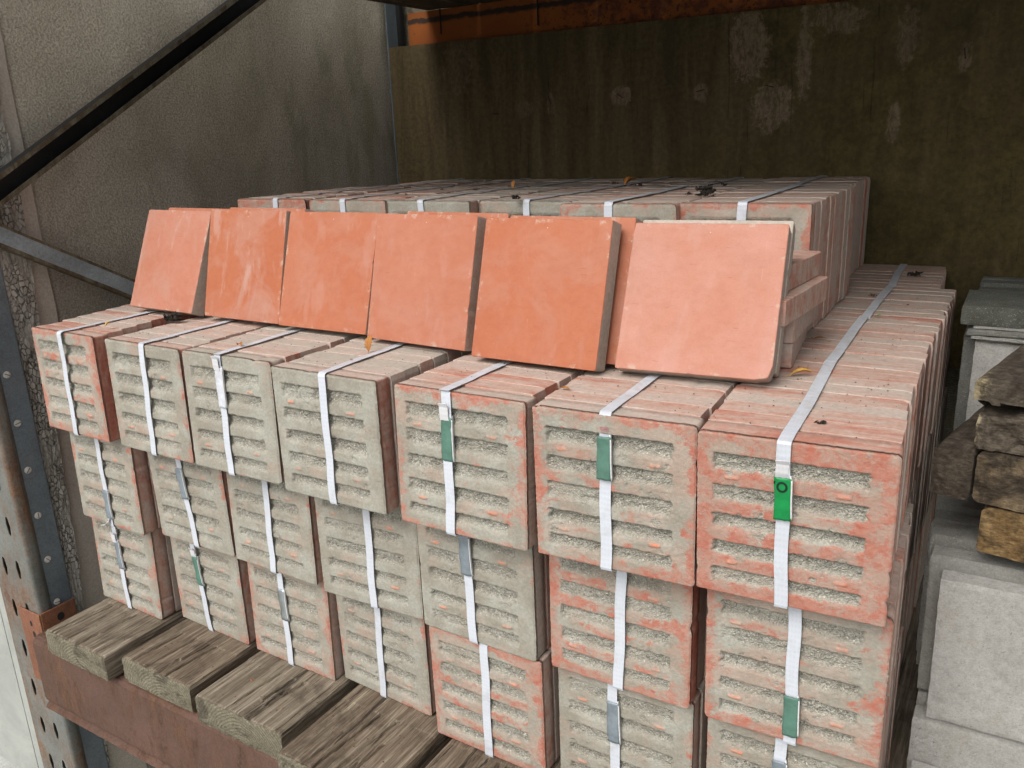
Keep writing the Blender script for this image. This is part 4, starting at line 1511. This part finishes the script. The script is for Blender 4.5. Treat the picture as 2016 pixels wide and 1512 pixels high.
slab(.3615, .352, .2345, .31, .042, .306, .95, 'bright near grey slab standing upright at the lower right edge', -.012, seed=1)
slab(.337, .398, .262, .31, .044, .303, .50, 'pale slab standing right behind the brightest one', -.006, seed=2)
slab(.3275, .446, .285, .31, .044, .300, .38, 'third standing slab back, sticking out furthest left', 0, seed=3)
yy = .494
labs = ['fourth', 'fifth', 'sixth', 'seventh', 'eighth', 'ninth', 'tenth', 'eleventh', 'twelfth', 'thirteenth', 'fourteenth', 'fifteenth', 'sixteenth', 'seventeenth']
labs_ = labs
labs += ['added eighteenth', 'added nineteenth', 'added twentieth', 'added twenty-first', 'added twenty-second', 'added twenty-third', 'added twenty-fourth', 'added twenty-fifth', 'added twenty-sixth', 'added twenty-seventh', 'added twenty-eighth']  # these last slabs of the upper row are added to darken the gap
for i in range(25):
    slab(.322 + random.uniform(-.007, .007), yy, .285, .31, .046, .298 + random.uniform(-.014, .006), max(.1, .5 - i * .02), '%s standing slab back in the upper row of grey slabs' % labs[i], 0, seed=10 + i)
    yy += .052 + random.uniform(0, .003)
yy = .345
for i in range(6):
    slab(.341 - (i > 0) * .004 + random.uniform(-.003, .003), yy, .0015, .31, .05, [.228, .252, .276, .28, .28, .28][i], .8 - i * .1,
         ['lower grey slab under the bright standing one', 'second slab back in the lower row of grey slabs', 'third slab back in the lower row of grey slabs',
          'fourth slab back in the lower row of grey slabs', 'fifth slab back in the lower row of grey slabs', 'sixth slab back in the lower row of grey slabs'][i], 0, seed=40 + i)
    yy += .054
slab(.346, .292, .0015, .31, .047, .135, .9, 'short pale slab at the very bottom right corner', 0, seed=55)
# rear pile
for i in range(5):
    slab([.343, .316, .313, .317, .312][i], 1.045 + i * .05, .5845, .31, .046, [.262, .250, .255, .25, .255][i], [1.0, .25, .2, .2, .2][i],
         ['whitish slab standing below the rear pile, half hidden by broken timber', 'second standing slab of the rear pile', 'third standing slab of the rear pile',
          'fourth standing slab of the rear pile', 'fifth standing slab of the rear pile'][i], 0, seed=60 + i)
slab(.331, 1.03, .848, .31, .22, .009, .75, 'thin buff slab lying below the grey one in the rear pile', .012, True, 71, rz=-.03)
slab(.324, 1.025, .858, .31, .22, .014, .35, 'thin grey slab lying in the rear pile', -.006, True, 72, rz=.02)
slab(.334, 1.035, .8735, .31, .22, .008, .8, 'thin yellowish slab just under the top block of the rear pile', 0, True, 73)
for i in range(10):  # slabs added behind the pile so no lit board shows through the gap
    slab(.318 + random.uniform(-.006, .006), 1.30 + i * .052, .5845, .31, .047, .298 + random.uniform(-.012, .006), .1, '%s slab added behind the rear pile to darken the gap beside it' % (['first', 'second'] + labs)[i - 0 if i < 2 else i + 0], 0, seed=90 + i)
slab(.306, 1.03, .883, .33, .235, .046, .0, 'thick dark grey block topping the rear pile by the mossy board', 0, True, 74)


# ------------------------------------------------------------------ old timbers lying on the slabs
def timber(x, y, z, wx, L, h, yaw, mats, label, seed=0, jag=.0022, broken=False):
    root_me = None
    xs_ = lin(0, wx, 26); ys_ = [0, .006, .014] + lin(.03, .30, 16) + [L]; zs_ = lin(0, h, 22)

    def f(a, b, c):
        e = min(a, wx - a); ez = min(c, h - c)
        r = .010
        da = db = dc = 0
        if e < r and ez < r:
            q = (1 - e / r) * (1 - ez / r) * .0035
            da += q if a < wx / 2 else -q; dc += q if c < h / 2 else -q
        if b < .02: db += jag * fbm(a, 0, c, 40, seed, 4)
        if e < .001: da += .0012 * nz3(0, b * .5, c, 60, seed) + .0010 * nz3(0, b, c, 150, seed)
        if ez < .001: dc += .0012 * nz3(a, b * .2, 0, 90, seed)
        if broken:
            # split mouth at the front: wedge opened between upper flap and lower half
            t = max(0, 1 - b / .22)
            mid = h * .60 + .006 * nz3(a, 0, 0, 30, seed)
            gape = .013 * t * (1.15 - a / wx)
            if c < mid: dc -= gape * .5 * (c / mid); db += .020 * max(0, 1 - abs(c - mid) / .02) * t + .012 * fbm(a, 3, c, 20, 8, 3) * t
            else: db += -.004 * t
            if abs(c - mid) < .0072: db += .055 * t * (1 if b < .02 else 0)
            # the near left corner is torn away
            if c < mid: da += .010 * max(0, 1 - a / .03) * t
        return (a + da, b + db, c + dc)
    V, F = box_grid(xs_, ys_, zs_, f)
    V = [(a, b, c) for a, b, c in V]
    me = mesh('old_timber', V, F, [M[m] for m in mats])
    mi = []
    for p in me.polygons:
        c = p.center
        if c.y < .03:
            k = 1
            if broken: k = 1 if (c.x < .05 + .02 * nz3(c.x, c.y, c.z, 40, 2) and abs(c.z - h * .6) > .004) or c.z > h * .86 else 2
            mi.append(k if len(mats) > k else 0)
        else: mi.append(0)
    me.polygons.foreach_set('material_index', mi)
    o = link('old_timber', me, None, (x, y, z), (0, 0, yaw))
    tag(o, label, 'timber block', 'old timbers lying on the grey slabs')
    return o


timber(.408, .385, .597, .14, .55, .088, -.20, ['oldwood', 'amber'], 'lowest old timber with an amber cut end, on the grey slabs', 1)
timber(.319, .405, .689, .068, .60, .098, -.21, ['oldwood', 'oldwood'], 'brown square timber end sticking out left, middle layer', 2)
timber(.3905, .395, .690, .13, .55, .098, -.21, ['oldwood', 'burnt'], 'charred black timber end beside the brown one', 3)
timber(.3735, .41, .792, .16, .55, .132, -.21, ['fresh'], 'topmost split timber with a broken pale end', 4, .003, True)

# ------------------------------------------------------------------ leaves, litter
def leaf(x, y, z, L, wd, rz, mat, label, curl=1.0, tilt=0.0, seed=0, group='dead leaves on the pavers'):
    n, m = 16, 6
    V, F = [], []
    for i in range(n + 1):
        t = i / n
        half = wd / 2 * (sin(pi * min(1, t * 1.02)) ** .7) * (1 + .18 * sin(t * 40))
        for j in range(m + 1):
            s = (j / m - .5) * 2
            zz = curl * (.10 * L * sin(pi * t) + .55 * abs(s) * half) + .0006 * nz3(t * 9, s * 3, seed, 1)
            V.append((t * L, s * half, zz + .0006))
    for i in range(n):
        for j in range(m):
            a = i * (m + 1) + j
            F.append((a, a + 1, a + m + 2, a + m + 1))
    # stalk
    V2, F2 = tube([(-.35 * L, .02 * L, .001), (-.15 * L, 0, .0015), (.1 * L, 0, .002)], .0005, 5)
    b = len(V)
    V += V2; F += [tuple(q + b for q in f) for f in F2]
    me = mesh('dead_leaf', V, F, M[mat], smooth=True)
    o = link('dead_leaf', me, None, (x, y, z), (0, -tilt, rz))
    s = o.modifiers.new('t', 'SOLIDIFY'); s.thickness = .0004
    tag(o, label, 'leaf', group)


ZT = .9045
leaf(.062, .345, ZT, .046, .015, .45, 'leafy', 'long curled yellow leaf right of the pink tile', 1.3, .12, 1)
leaf(.036, .660, ZT, .030, .010, .2, 'leafb', 'small curled brown-yellow leaf on the right-hand column', .8, .05, 2)
leaf(-.846, .170, ZT, .040, .019, 1.7, 'leafb', 'orange-brown leaf standing against the middle leaning tiles', .8, 1.15, 3)
leaf(-1.722, .086, ZT + .003, .020, .014, 1.2, 'leafy', 'small yellow leaf beside the leftmost strap', 1.2, .5, 4)
leaf(-1.195, .089, ZT, .026, .012, -.3, 'leafb', 'small dark amber leaf on the third column from left', 1.2, .1, 5)
leaf(-.305, .092, ZT, .024, .010, -.1, 'leafb', 'tiny torn brown leaf between the fifth and sixth columns', .7, .05, 6)
leaf(-.995, 1.081, 1.206, .030, .012, 1.6, 'leafb', 'pale leaf standing up on the raised rear tier', .7, 1.2, 7)
leaf(-.705, 1.297, 1.196, .048, .030, .8, 'leafb', 'big curled tan leaf at the back of the raised tier', 1.5, .5, 8)
leaf(.125, .945, ZT, .014, .009, .3, 'green_bit', 'tiny green leaf bit beside the strap joint', .6, .3, 9)


def clump(x, y, z, r, n, mat, label, name='litter_clump', seed=0, flat=.35):
    rng = random.Random(seed)
    V, F = [], []
    for i in range(n):
        a = rng.uniform(0, 6.28); d = r * .75 * rng.random() ** .8
        cx, cy, cz = d * cos(a) * 1.3, d * sin(a) * .8, r * flat * rng.random()
        s = r * rng.uniform(.22, .50)
        b = len(V)
        rot = Matrix.Rotation(rng.uniform(0, 6), 3, Vector((rng.uniform(-1, 1), rng.uniform(-1, 1), 1)).normalized())
        for (px, py, pz) in ((-1, 0, 0), (0, -.5, .1), (1, 0, .25), (.2, .6, -.1), (0, 0, .4), (0, 0, -.25)):
            q = rot @ Vector((px * s, py * s, pz * s))
            V.append((cx + q.x, cy + q.y, max(.0003, cz + q.z)))
        F += [(b, b + 1, b + 4), (b + 1, b + 2, b + 4), (b + 2, b + 3, b + 4), (b + 3, b, b + 4), (b + 1, b, b + 5), (b + 2, b + 1, b + 5), (b + 3, b + 2, b + 5), (b, b + 3, b + 5)]
    o = link(name, mesh(name, V, F, M[mat]), None, (x, y, z))
    tag(o, label, 'litter', 'clumps of leaf litter')


clump(-1.615, .222, ZT, .028, 60, 'dirt', 'black moss clump under the leftmost leaning tile', seed=1, flat=.6)
clump(-.277, .822, 1.206, .024, 50, 'dirt', 'black leaf clump on top of the raised tier, left of the right strap', seed=2, flat=.9)
clump(-.757, .70, 1.206, .015, 26, 'dirt', 'small black clump at the front of the raised tier', seed=3, flat=.6)
clump(.137, 1.60, ZT, .022, 26, 'dirt', 'dark leaf scrap at the back of the right-hand column', seed=4, flat=.4)
clump(.173, .095, ZT, .010, 22, 'dirt', 'small dark scrap on the nearest right-hand bundle', seed=5, flat=.25)
clump(.075, 1.22, ZT, .013, 10, 'litter', 'brown scrap left of the strap on the right-hand column', seed=6)
clump(.175, 1.12, ZT, .007, 8, 'dirt', 'dark crumb right of the strap on the right-hand column', seed=7)
clump(-.02, 1.10, ZT, .010, 8, 'dirt', 'dark crumb by the foot of the raised tier', seed=8)
clump(-.74, 1.30, 1.206, .016, 14, 'litter', 'brown litter in the middle of the raised tier', seed=9)
clump(-.31, .195, ZT, .008, 12, 'dirt', 'dark grit at the edge of the fifth strap', seed=10)
clump(-.42, 1.35, 1.206, .014, 14, 'litter', 'brown litter near the back right of the raised tier', seed=12)
clump(-1.1, 1.02, 1.206, .011, 12, 'litter', 'brown litter on the third raised bundle', seed=13)
clump(-1.21, -.002, .001, .008, 6, 'chip', 'orange brick chip on the third sleeper by its bundle', 'brick_chip', seed=14)
clump(-1.05, -.045, .001, .006, 4, 'chip', 'small orange brick chip in the middle of the third sleeper', 'brick_chip', seed=15)
rng = random.Random(77)
for k in range(9):
    cx_ = rng.uniform(-1.5, -.08); cy_ = rng.uniform(.76, 1.6)
    clump(cx_, cy_, 1.206 - (.01 if cy_ > 1.27 else 0), rng.uniform(.008, .015), 12, 'dirt' if k % 2 else 'litter',
          ['black speck', 'brown scrap', 'dark curl', 'tiny black crumb', 'brown shred', 'dark smudge', 'black flake', 'small brown flake', 'dark tuft'][k] +
          ' of litter on the raised tier, over the %s bundle from left, %s' % (ORD[min(5, max(0, int((cx_ + 1.827) / .31)))], 'front part' if cy_ < 1.05 else 'middle' if cy_ < 1.35 else 'rear part'), seed=90 + k, flat=.5)
rng = random.Random(9)
V, F = [], []
for i in range(900):
    if i >= 420 and i < 640: x, y, z = rng.uniform(-1.95, .28), rng.uniform(.03, .40), ZT - .0005
    elif i >= 640 and i < 760: x, y, z = rng.uniform(-.02, .24), rng.uniform(.05, 1.8), ZT - .0005
    elif i >= 760: x, y, z = rng.uniform(-1.95, -.6), rng.uniform(-.1, .06), .0005
    elif i < 150: x, y, z = rng.uniform(-1.95, .28), rng.uniform(.03, .45), ZT - .0005
    elif i < 250: x, y, z = rng.uniform(-.02, .24), rng.uniform(.1, 1.8), ZT - .0005
    elif i < 370: x, y, z = rng.uniform(-1.5, -.05), rng.uniform(.75, 1.5), 1.205
    else: x, y, z = rng.uniform(-1.95, -.7), rng.uniform(-.1, .05), .0005
    s = rng.uniform(.0008, .0026)
    b = len(V); a = rng.uniform(0, 6)
    for k in range(4): V.append((x + s * cos(a + k * 1.57) * rng.uniform(.5, 1.3), y + s * sin(a + k * 1.57) * rng.uniform(.5, 1.3), z))
    V.append((x, y, z + s * .7))
    F += [(b + k, b + (k + 1) % 4, b + 4) for k in range(4)]
o = link('crumbs', mesh('crumbs', V, F, M['litter']), None)
tag(o, 'scattered dark crumbs and grit on the pavers', 'grit', kind='stuff')
